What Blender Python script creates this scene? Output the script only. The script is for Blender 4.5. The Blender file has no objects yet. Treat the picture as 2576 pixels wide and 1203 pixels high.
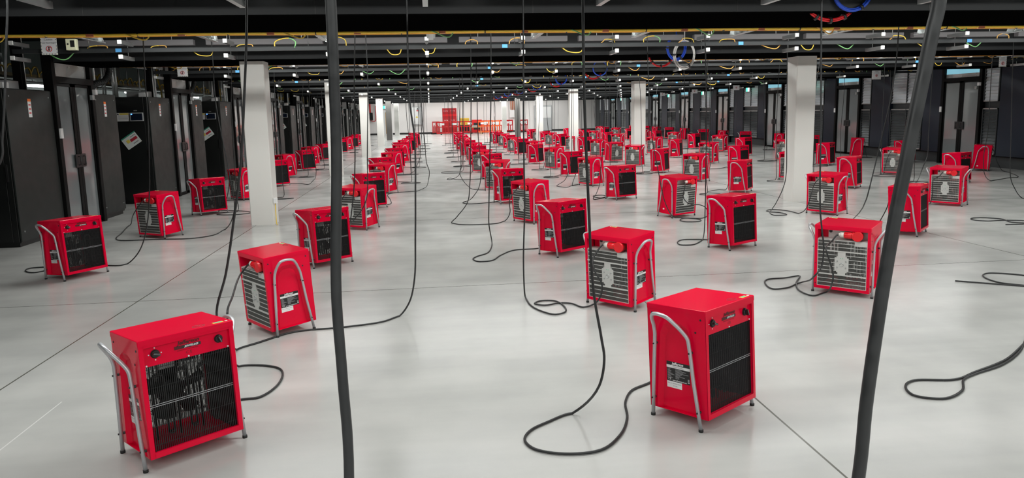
import bpy, math, random
from mathutils import Vector, Matrix
random.seed(7)
sc = bpy.context.scene
COL = sc.collection
# ------------------------------------------------------------------ camera, world, lights, exposure
HC = 1.783
cam = bpy.data.cameras.new('camera'); camo = bpy.data.objects.new('camera', cam); COL.objects.link(camo)
cam.sensor_width = 36.0; cam.lens = 1825.46/2576*36.0; cam.shift_y = -46.97/2576
cam.clip_start = .05; cam.clip_end = 300
fw = Vector((0.10771095, 0.98319729, -0.14738199)); rt = Vector((0.99348654, -0.11199127, -0.02103472)); up = Vector((0.03718677, 0.14415635, 0.98885595))
M = Matrix((( rt.x, up.x, -fw.x, 0), (rt.y, up.y, -fw.y, 0), (rt.z, up.z, -fw.z, HC), (0, 0, 0, 1)))
camo.matrix_world = M
sc.camera = camo
sc.view_settings.view_transform = 'Standard'; sc.view_settings.look = 'None'
sc.view_settings.gamma = 1.0; sc.view_settings.use_curve_mapping = False
sc.view_settings.exposure = 0.0
w = bpy.data.worlds.new('world'); sc.world = w; w.use_nodes = True
w.node_tree.nodes['Background'].inputs[0].default_value = (.75, .85, 1, 1)
w.node_tree.nodes['Background'].inputs[1].default_value = .03
PITCH = 5.22
NB = 11                                   # bays seen ahead of the camera
LIGHT_POWER = 134
LIGHTS = []
for k in range(-3, NB):
    yy = 4.73 + PITCH*k + PITCH
    for i, xx in enumerate((-2.7, 1.6, 6.4, 10.7)):
        L = bpy.data.lights.new('bay_light', 'AREA'); L.shape = 'RECTANGLE'; L.size = 4.2 if i in (1, 2) else 3.2; L.size_y = .42
        L.energy = LIGHT_POWER * (.80 if i == 0 else (1.05 if i < 3 else .76)) * (.86 + .05*min(max(0, k), 8)); L.color = (.985, 1.0, .965)
        o = bpy.data.objects.new('bay_light', L); COL.objects.link(o); o.location = (xx, yy, 3.24)
        LIGHTS.append((xx, yy))
        if k == NB-1:
            far_fill = o.copy(); far_fill.data = L.copy(); far_fill.data.energy *= .35; COL.objects.link(far_fill); far_fill.location.y = 65.3; LIGHTS.append((xx, 65.3))  # row added past the last beam to brighten the far wall

for k in range(-1, 9):                       # lamps added to brighten the service aisle behind the left cabinets
    L = bpy.data.lights.new('aisle_fill', 'AREA'); L.shape = 'RECTANGLE'; L.size = .5; L.size_y = 2.0; L.energy = 110; L.color = (.93, 1, .97)
    o = bpy.data.objects.new('aisle_fill', L); COL.objects.link(o); o.location = (-10.2, 14.5+5.3*k, 3.3); o.rotation_euler = (0, .7, 0)

# ------------------------------------------------------------------ materials
MT = {}
def mat(name, col, rough=.5, metal=0., emit=None, estr=0., trans=0., spec=.5, coat=0.):
    m = bpy.data.materials.new(name); m.use_nodes = True; b = m.node_tree.nodes['Principled BSDF']
    b.inputs['Base Color'].default_value = (*col, 1); b.inputs['Roughness'].default_value = rough
    b.inputs['Metallic'].default_value = metal; b.inputs['Specular IOR Level'].default_value = spec
    b.inputs['Transmission Weight'].default_value = trans; b.inputs['Coat Weight'].default_value = coat
    if emit: b.inputs['Emission Color'].default_value = (*emit, 1); b.inputs['Emission Strength'].default_value = estr
    MT[name] = m; return m
def noise_rough(m, scale, lo, hi, bump=0., colvar=0.):
    nt = m.node_tree; b = nt.nodes['Principled BSDF']
    tc = nt.nodes.new('ShaderNodeTexCoord'); n = nt.nodes.new('ShaderNodeTexNoise'); n.inputs['Scale'].default_value = scale; n.inputs['Detail'].default_value = 4
    nt.links.new(tc.outputs['Object'], n.inputs['Vector'])
    r = nt.nodes.new('ShaderNodeMapRange'); r.inputs['From Min'].default_value = .3; r.inputs['From Max'].default_value = .7
    r.inputs['To Min'].default_value = lo; r.inputs['To Max'].default_value = hi
    nt.links.new(n.outputs['Fac'], r.inputs['Value']); nt.links.new(r.outputs['Result'], b.inputs['Roughness'])
    if bump:
        bp = nt.nodes.new('ShaderNodeBump'); bp.inputs['Strength'].default_value = bump; bp.inputs['Distance'].default_value = .002
        nt.links.new(n.outputs['Fac'], bp.inputs['Height']); nt.links.new(bp.outputs['Normal'], b.inputs['Normal'])
    if colvar:
        base = b.inputs['Base Color'].default_value[:]
        mx = nt.nodes.new('ShaderNodeMix'); mx.data_type = 'RGBA'
        mx.inputs['A'].default_value = [c*(1-colvar) for c in base[:3]]+[1]; mx.inputs['B'].default_value = [min(1, c*(1+colvar)) for c in base[:3]]+[1]
        nt.links.new(n.outputs['Fac'], mx.inputs['Factor']); nt.links.new(mx.outputs['Result'], b.inputs['Base Color'])
mat('red', (.74, .001, .034), .17, spec=.16)
mat('black_wire', (.012, .012, .013), .45)
mat('black_plastic', (.014, .014, .015), .4)
mat('rubber', (.012, .012, .012), .7)
mat('element', (.02, .019, .018), .5, .4)
mat('tube_grey', (.50, .51, .53), .36, .55); noise_rough(MT['tube_grey'], 30, .3, .48)
mat('zinc', (.50, .52, .52), .38, .85); noise_rough(MT['zinc'], 14, .3, .45, colvar=.15)
mat('zinc_flat', (.62, .62, .60), .45, .3); mat('fin', (.10, .10, .095), .5, .3)
mat('inside_shade', (.012, .011, .011), .6)
mat('label_black', (.012, .012, .013), .35); mat('label_white', (.8, .8, .8), .4); mat('label_grey', (.3, .3, .31), .4)
mat('text_dark', (.09, .002, .005), .4); mat('text_white', (.85, .85, .85), .4); mat('text_black', (.02, .02, .02), .4)
mat('plug_red', (.78, .012, .022), .32); mat('plug_white', (.75, .72, .66), .4)
mat('sticker_green', (.12, .55, .33), .4); mat('sticker_yellow', (.9, .75, .1), .4)
mat('cable', (.016, .017, .018), .42); noise_rough(MT['cable'], 40, .35, .55, colvar=.4)
mat('beam', (.0022, .0022, .0022), 1, spec=0.); mat('beam_lit_side', (.020, .0215, .023), .45, spec=.25)  # one beam paint: underside darkened as shade, side faces lightened as lit
mat('ceiling', (.004, .004, .004), .9, spec=.1)
mat('rail', (.03, .033, .035), .45, .2)
mat('trunk', (.24, .23, .24), .5)
mat('cap_white', (.9, .9, .88), .4, emit=(1, 1, .97), estr=0.0)
mat('earth_yellow', (.75, .52, .06), .45); mat('earth_green', (.22, .55, .20), .45); mat('earth_orange', (.78, .42, .09), .45)
mat('bundle', (.95, .66, .07), .45); mat('terminal', (.65, .22, .1), .5); mat('blue_tag', (.12, .45, .9), .4)
mat('coil_blue', (.01, .07, .55), .38); mat('coil_red', (.65, .006, .012), .38); mat('coil_white', (.7, .68, .66), .42)
mat('column', (.72, .71, .68), .5); mat('column_dark', (.12, .115, .11), .6)
mat('wall_white', (.86, .83, .82), .65); mat('skirting', (.015, .015, .015), .5)
mat('cab_dark', (.018, .0215, .0205), .45, spec=.4); noise_rough(MT['cab_dark'], 5, .4, .5)
mat('cab_black', (.009, .010, .010), .38); mat('frame_black', (.004, .004, .004), .55, spec=.15)
mat('pane', (.21, .23, .235), .13, trans=.1, spec=1., coat=.6)
mat('pane_top', (.78, .80, .78), .3, .5); noise_rough(MT['pane_top'], 2, .15, .4, bump=.2, colvar=.4)
mat('pane_backlit', (.25, .55, .65), .3, emit=(.35, .8, 1.0), estr=.45)  # glow stands in for aisle light shining through the pane
mat('navy', (.011, .017, .031), .45, spec=.35); mat('charcoal', (.03, .035, .038), .45)
mat('louvre', (.42, .44, .46), .35, .7); noise_rough(MT['louvre'], 12, .25, .45, colvar=.15)
mat('screen', (.01, .015, .03), .15); mat('led_blue', (.0, .1, 1), .3, emit=(.05, .2, 1), estr=6)
mat('orange', (.9, .18, .02), .4); mat('sign_white', (.82, .82, .84), .45); mat('sign_red', (.6, .03, .04), .45); mat('sign_cream', (.85, .85, .6), .45)
mat('exit_green', (.0, .45, .25), .4, emit=(.1, .9, .6), estr=1.4); mat('exit_white', (.9, .9, .9), .4, emit=(1, 1, 1), estr=1.2)
mat('paper', (.72, .76, .74), .5); mat('paper_green', (.05, .3, .2), .5); mat('paper_red', (.45, .03, .05), .5); mat('paper_yellow', (.75, .6, .1), .5)
mat('lamp', (1, 1, 1), .4, emit=(1, 1, .98), estr=9); mat('housing', (.25, .25, .25), .5)
mat('duct', (.11, .125, .12), .5, .2); mat('post', (.7, .72, .72), .35, .5); mat('hose', (.02, .022, .022), .5)
mat('tray_yellow', (.42, .27, .02), .5); mat('tray_dull', (.10, .08, .03), .5); mat('back_dark', (.03, .035, .034), .7); mat('back_grey', (.16, .18, .175), .7)
mat('barrier', (.50, .008, .012), .4); mat('deep_red', (.30, .004, .008), .4); mat('louvre_lit', (.80, .83, .88), .35, .3); mat('louvre_shaded', (.07, .075, .08), .35, .5); mat('barrier_orange', (.85, .12, .02), .4); mat('wood', (.55, .36, .18), .6); mat('silver_box', (.48, .49, .5), .5)
mat('orange_yellow', (.75, .5, .05), .5)

# polished concrete floor with saw-cut joints
m = mat('floor', (.4, .4, .39), .25, spec=.42); nt = m.node_tree; b = nt.nodes['Principled BSDF']
tc = nt.nodes.new('ShaderNodeTexCoord'); sep = nt.nodes.new('ShaderNodeSeparateXYZ'); nt.links.new(tc.outputs['Object'], sep.inputs[0])
def N(t, **k):
    n = nt.nodes.new(t)
    for a, v in k.items(): setattr(n, a, v)
    return n
def math_(op, a, b2=None, c=None):
    n = N('ShaderNodeMath', operation=op)
    for i, q in enumerate((a, b2, c)):
        if q is None: continue
        if isinstance(q, (int, float)): n.inputs[i].default_value = q
        else: nt.links.new(q, n.inputs[i])
    return n.outputs[0]
def joint(ax, off):
    s = math_('ADD', sep.outputs[ax], off); md = math_('PINGPONG', s, 4.89/2)
    return math_('LESS_THAN', md, .0065)
wob = N('ShaderNodeTexNoise'); wob.inputs['Scale'].default_value = .25; wob.inputs['Detail'].default_value = 6; nt.links.new(tc.outputs['Object'], wob.inputs['Vector'])
fine = N('ShaderNodeTexNoise'); fine.inputs['Scale'].default_value = 1.6; fine.inputs['Detail'].default_value = 5; fine.inputs['Roughness'].default_value = .5; nt.links.new(tc.outputs['Object'], fine.inputs['Vector'])
mp = N('ShaderNodeMapping'); mp.inputs['Scale'].default_value = (.25, 2.2, 1); nt.links.new(tc.outputs['Object'], mp.inputs['Vector'])
streak = N('ShaderNodeTexNoise'); streak.inputs['Scale'].default_value = 1.5; streak.inputs['Detail'].default_value = 5; nt.links.new(mp.outputs[0], streak.inputs['Vector'])
jj = math_('MAXIMUM', joint(0, 2.95), joint(1, -7.4))
v = math_('ADD', math_('MULTIPLY', wob.outputs['Fac'], .45), math_('ADD', math_('MULTIPLY', fine.outputs['Fac'], .35), math_('MULTIPLY', streak.outputs['Fac'], .3)))
ramp = N('ShaderNodeValToRGB'); ramp.color_ramp.elements[0].position = .42; ramp.color_ramp.elements[0].color = (.385, .39, .378, 1)
ramp.color_ramp.elements[1].position = .68; ramp.color_ramp.elements[1].color = (.51, .508, .493, 1); nt.links.new(v, ramp.inputs[0])
mx = N('ShaderNodeMix', data_type='RGBA'); nt.links.new(jj, mx.inputs['Factor']); nt.links.new(ramp.outputs[0], mx.inputs['A']); mx.inputs['B'].default_value = (.10, .10, .085, 1)
chk = math_('MULTIPLY', math_('LESS_THAN', math_('ABSOLUTE', math_('ADD', sep.outputs[0], 2.42)), .004), math_('LESS_THAN', math_('ABSOLUTE', math_('ADD', sep.outputs[1], -4.3)), .45))
mx2 = N('ShaderNodeMix', data_type='RGBA'); nt.links.new(math_('MULTIPLY', chk, .6), mx2.inputs['Factor']); nt.links.new(mx.outputs['Result'], mx2.inputs['A']); mx2.inputs['B'].default_value = (.8, .8, .78, 1)
nt.links.new(mx2.outputs['Result'], b.inputs['Base Color'])
rr = N('ShaderNodeMapRange'); rr.inputs['From Min'].default_value = .35; rr.inputs['From Max'].default_value = .7; rr.inputs['To Min'].default_value = .19; rr.inputs['To Max'].default_value = .27
nt.links.new(fine.outputs['Fac'], rr.inputs['Value']); nt.links.new(rr.outputs[0], b.inputs['Roughness'])
bp = N('ShaderNodeBump'); bp.inputs['Strength'].default_value = .05; bp.inputs['Distance'].default_value = .003; nt.links.new(streak.outputs['Fac'], bp.inputs['Height']); nt.links.new(bp.outputs['Normal'], b.inputs['Normal'])

# ------------------------------------------------------------------ mesh builder
class MB:
    def __init__(s): s.v = []; s.f = []; s.m = []; s.mats = []; s.sm = []
    def mi(s, m):
        if m not in s.mats: s.mats.append(m)
        return s.mats.index(m)
    def poly(s, pts, m, smooth=False):
        n = len(s.v); s.v += [tuple(p) for p in pts]; s.f.append(tuple(range(n, n+len(pts)))); s.m.append(s.mi(m)); s.sm.append(smooth); return s
    def box(s, x0, x1, y0, y1, z0, z1, m, R=None):
        P = [(x0,y0,z0),(x1,y0,z0),(x1,y1,z0),(x0,y1,z0),(x0,y0,z1),(x1,y0,z1),(x1,y1,z1),(x0,y1,z1)]
        if R is not None: P = [tuple(R @ Vector(p)) for p in P]
        n = len(s.v); s.v += P; k = s.mi(m)
        for f in ((3,2,1,0),(4,5,6,7),(0,1,5,4),(1,2,6,5),(2,3,7,6),(3,0,4,7)): s.f.append(tuple(n+i for i in f)); s.m.append(k); s.sm.append(False)
        return s
    def bbox(s, x0, x1, y0, y1, z0, z1, m, c=.004, R=None):      # box with chamfered edges along z and top
        ring = [(x0+c,y0),(x1-c,y0),(x1,y0+c),(x1,y1-c),(x1-c,y1),(x0+c,y1),(x0,y1-c),(x0,y0+c)]
        inn = [(x0+2*c,y0+c),(x1-2*c,y0+c),(x1-c,y0+2*c),(x1-c,y1-2*c),(x1-2*c,y1-c),(x0+2*c,y1-c),(x0+c,y1-2*c),(x0+c,y0+2*c)]
        P = [(a,b_,z0) for a,b_ in ring]+[(a,b_,z1-c) for a,b_ in ring]+[(a,b_,z1) for a,b_ in inn]
        if R is not None: P = [tuple(R @ Vector(p)) for p in P]
        n = len(s.v); s.v += P; k = s.mi(m)
        def F(f): s.f.append(f); s.m.append(k); s.sm.append(False)
        for i in range(8):
            j = (i+1) % 8; F((n+i, n+j, n+8+j, n+8+i)); F((n+8+i, n+8+j, n+16+j, n+16+i))
        F(tuple(n+16+i for i in range(8))); F(tuple(n+i for i in range(7, -1, -1)))
        return s
    def cyl(s, a, b_, r, m, n=12, r2=None, cap=True):
        return s.tube([a, b_], r, m, n, cap, r2)
    def tube(s, pts, r, m, n=8, cap=True, r2=None):
        pts = [Vector(p) for p in pts]; L = len(pts); k = s.mi(m); base = len(s.v)
        t0 = (pts[1]-pts[0]).normalized(); ref = Vector((0, 0, 1)) if abs(t0.z) < .9 else Vector((1, 0, 0))
        u = t0.cross(ref).normalized()
        for i, p in enumerate(pts):
            if i == 0: t = pts[1]-pts[0]
            elif i == L-1: t = pts[-1]-pts[-2]
            else: t = pts[i+1]-pts[i-1]
            if t.length < 1e-9: t = t0
            t = t.normalized(); u = u-t*u.dot(t)
            if u.length < 1e-6: u = t.orthogonal()
            u = u.normalized(); v_ = t.cross(u); rr_ = r if r2 is None else r+(r2-r)*i/(L-1)
            for j in range(n):
                a = 2*math.pi*j/n; q = p+u*math.cos(a)*rr_+v_*math.sin(a)*rr_; s.v.append(tuple(q))
        for i in range(L-1):
            for j in range(n):
                j2 = (j+1) % n; s.f.append((base+i*n+j, base+i*n+j2, base+(i+1)*n+j2, base+(i+1)*n+j)); s.m.append(k); s.sm.append(n > 5)
        if cap:
            s.f.append(tuple(base+j for j in range(n-1, -1, -1))); s.m.append(k); s.sm.append(False)
            s.f.append(tuple(base+(L-1)*n+j for j in range(n))); s.m.append(k); s.sm.append(False)
        return s
    def torus(s, c, R_, r, m, ax='y', n=28, k=6, a0=0, a1=2*math.pi, sx=1):
        pts = []
        for i in range(n+1):
            a = a0+(a1-a0)*i/n; p, q = math.cos(a)*R_*sx, math.sin(a)*R_
            pts.append({'y': (c[0]+p, c[1], c[2]+q), 'z': (c[0]+p, c[1]+q, c[2]), 'x': (c[0], c[1]+p, c[2]+q)}[ax])
        return s.tube(pts, r, m, k)
    def add(s, verts, faces, m):
        n = len(s.v); s.v += [tuple(p) for p in verts]; k = s.mi(m)
        for f in faces: s.f.append(tuple(n+i for i in f)); s.m.append(k); s.sm.append(False)
        return s
    def xf(s, fn, start=0):
        s.v = s.v[:start]+[tuple(fn(*p)) for p in s.v[start:]]; return s
    def mesh(s, name):
        me = bpy.data.meshes.new(name); me.from_pydata(s.v, [], s.f)
        for m_ in s.mats: me.materials.append(MT[m_])
        me.polygons.foreach_set('material_index', s.m); me.polygons.foreach_set('use_smooth', s.sm); me.update(); return me
    def build(s, name, parent=None, loc=None):
        o = bpy.data.objects.new(name, s.mesh(name)); COL.objects.link(o)
        if parent: o.parent = parent
        if loc: o.location = loc
        return o
def tag(o, label=None, cat=None, group=None, kind=None):
    if label: o['label'] = label
    if cat: o['category'] = cat
    if group: o['group'] = group
    if kind: o['kind'] = kind
    return o
def empty(name, loc, rz=0., **k):
    o = bpy.data.objects.new(name, None); COL.objects.link(o); o.location = loc; o.rotation_euler = (0, 0, rz); o.empty_display_size = .1
    return tag(o, **k)
def copy_tree(o, parent=None):
    c = o.copy(); COL.objects.link(c); c.parent = parent
    for ch in KIDS.get(o.name, []): copy_tree_child(ch, c)
    return c
KIDS = {}
def index_kids():
    KIDS.clear()
    for o in bpy.data.objects:
        if o.parent: KIDS.setdefault(o.parent.name, []).append(o)
def copy_tree_child(ch, parent):
    d = ch.copy(); COL.objects.link(d); d.parent = parent
    for g in KIDS.get(ch.name, []): copy_tree_child(g, d)
_tx = {}
def text_geo(s, size, shear=0., bold=0.):
    key = (s, size, shear, bold)
    if key not in _tx:
        cu = bpy.data.curves.new('t', 'FONT'); cu.body = s; cu.size = size; cu.align_x = 'CENTER'; cu.align_y = 'CENTER'; cu.shear = shear; cu.offset = bold; cu.resolution_u = 3
        o = bpy.data.objects.new('t', cu); COL.objects.link(o); bpy.context.view_layer.update()
        me = bpy.data.meshes.new_from_object(o.evaluated_get(bpy.context.evaluated_depsgraph_get()))
        _tx[key] = ([tuple(v_.co) for v_ in me.vertices], [tuple(p.vertices) for p in me.polygons])
        bpy.data.objects.remove(o); bpy.data.curves.remove(cu); bpy.data.meshes.remove(me)
    return _tx[key]
def put_text(mb, s, size, m, fn, **k):
    V_, F_ = text_geo(s, size, **k); mb.add([fn(x, y) for x, y, z in V_], F_, m)
def catmull(P, n=6, closed=False):
    P = [Vector(p) for p in P]; out = []
    for i in range(len(P)-1):
        p0 = P[max(i-1, 0)]; p1 = P[i]; p2 = P[i+1]; p3 = P[min(i+2, len(P)-1)]
        d1 = max((p1-p0).length, 1e-4)**.5; d2 = max((p2-p1).length, 1e-4)**.5; d3 = max((p3-p2).length, 1e-4)**.5
        m1 = (p2-p1)+( (p1-p0)/d1 - (p2-p0)/(d1+d2))*d2 if i > 0 else (p2-p1)
        m2 = (p2-p1)+( (p3-p2)/d3 - (p3-p1)/(d2+d3))*d2 if i < len(P)-2 else (p2-p1)
        for j in range(n):
            t = j/n; t2 = t*t; t3 = t2*t
            out.append(p1*(2*t3-3*t2+1)+m1*(t3-2*t2+t)+p2*(-2*t3+3*t2)+m2*(t3-t2))
    out.append(P[-1]); return out
ORD = ['nearest', 'second', 'third', 'fourth', 'fifth', 'sixth', 'seventh', 'eighth', 'ninth', 'tenth', 'eleventh', 'twelfth', 'thirteenth', 'fourteenth', 'fifteenth', 'sixteenth', 'seventeenth', 'eighteenth', 'nineteenth']
# ---- measured places of heaters and cables (metres)
HEATERS=[('A1','F',-1.41,3.97,40),('A2','B',-1.33,6.23,127),('A3','F',-1.32,8.92,39),('A4','B',-1.18,11.69,148),('A5','F',-1.2,14.24,34),('A6','B',-1.1,16.98,145),('A7','F',-1.3,19.43,39),('A8','B',-1.14,22.04,139),('A9','F',-1.19,24.76,30),('A10','B',-1.09,27.6,128),('A11','F',-1.21,29.87,32),('A12','B',-1.1,32.54,128),('A13','F',-1.01,35.29,38),('A14','B',-0.93,38.38,128),('A15','F',-0.88,41.3,38),('A16','B',-0.96,44.54,139),('B1','F',1.56,3.97,35),('B2','B',1.71,6.42,130),('B3','F',1.63,8.94,35),('B4','B',1.61,11.69,120),('B5','F',1.53,14.34,19),('B6','B',1.55,16.97,153),('B7','F',1.65,19.77,51),('B8','B',1.56,22.03,147),('B9','F',1.59,24.8,40),('B10','B',1.64,27.4,128),('B11','F',1.56,30.17,27),('B12','B',1.61,33.37,113),('B13','F',1.56,35.63,39),('B14','B',1.67,38.31,117),('B15','F',1.61,41.35,41),('B16','B',1.67,43.54,132),('C1','B',3.95,6.45,134),('C2','F',3.84,8.89,30),('C3','R',4.07,11.73,207),('C4','F',3.81,14.32,27),('C5','B',3.83,17.15,115),('C6','F',3.87,19.8,31),('C7','B',3.85,22.46,123),('C8','F',3.63,25.01,58),('C9','B',3.95,27.55,130),('C10','F',3.8,30.41,21),('C11','B',3.75,32.5,131),('C12','F',3.85,35.5,33),('C13','B',3.87,38.3,131),('C14','F',3.83,41.14,27),('C15','B',3.85,43.5,140),('D2','F',6.57,9.3,43),('D3','B',6.54,11.36,122),('D4','F',6.54,14.77,53),('D5','B',6.53,17.35,124),('D6','F',6.47,20.03,56),('D7','B',6.43,22.48,142),('D8','R',6.33,24.82,199),('D9','B',6.5,27.82,128),('D10','F',6.5,30.3,40),('D11','B',6.39,32.48,129),('D12','F',6.45,35.7,42),('D13','B',6.35,38.07,128),('D14','F',6.5,41.0,45),('D15','B',6.5,43.9,128),('D16','F',6.5,46.6,38),('E1','B',9.07,11.83,127),('E2','F',9.07,14.88,46),('E3','B',8.89,17.09,131),('E4','F',9.01,20.52,36),('E5','B',9.06,22.97,128),('E6','F',9.01,26.05,57),('E7','B',9.01,28.6,119),('E8','F',9.03,31.3,38),('E9','B',8.81,33.64,135),('E10','F',9.03,36.6,38),('E11','B',9.01,39.41,132),('E12','F',9.03,42.0,36),('E13','B',9.03,44.6,132),('E14','F',9.03,47.3,40),('F1','F',11.78,15.13,27),('F2','B',11.87,17.5,133),('F3','F',11.86,20.77,43),('F4','B',11.88,23.41,143),('F5','F',11.6,26.0,36),('F6','B',11.82,28.78,128),('F7','F',11.65,31.3,41),('F8','B',11.71,34.12,134),('F9','F',11.67,36.93,40),('F10','B',11.8,39.5,132),('F11','G',11.8,42.3,2),('F12','B',11.73,45.23,139),('F13','F',11.61,47.76,38),('F14','B',11.8,50.0,133),('G1','S',14.45,17.7,228),('G2','F',14.5,20.9,28),('G3','S',14.5,23.5,238),('G4','G',14.42,26.3,-25),('G5','S',14.5,29.0,225),('G6','F',14.42,32.2,-22),('G7','S',14.45,34.9,228),('G8','G',14.4,37.3,-30),('G9','S',14.5,40.6,225),('G10','G',14.4,42.9,-30),('G11','S',14.45,45.7,225),('G12','G',14.45,47.9,-30),('G13','F',14.47,51.0,40),('Z1','F',-4.16,8.83,59),('Z2','B',-4.19,11.63,149),('Z3','F',-4.2,14.2,45),('Z4','B',-4.14,16.58,132),('Z5','F',-4.01,19.48,47),('Z6','B',-4.32,22.35,133),('Z7','F',-4.16,24.95,41),('Z8','B',-4.41,27.58,145),('Z9','F',-4.3,30.15,54),('Z10','B',-4.3,33.1,125),('Z11','F',-4.3,35.8,52),('Z12','B',-4.28,38.6,131),('Z13','F',-4.3,41.4,55),('Z14','B',-4.35,44.5,137)]
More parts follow.
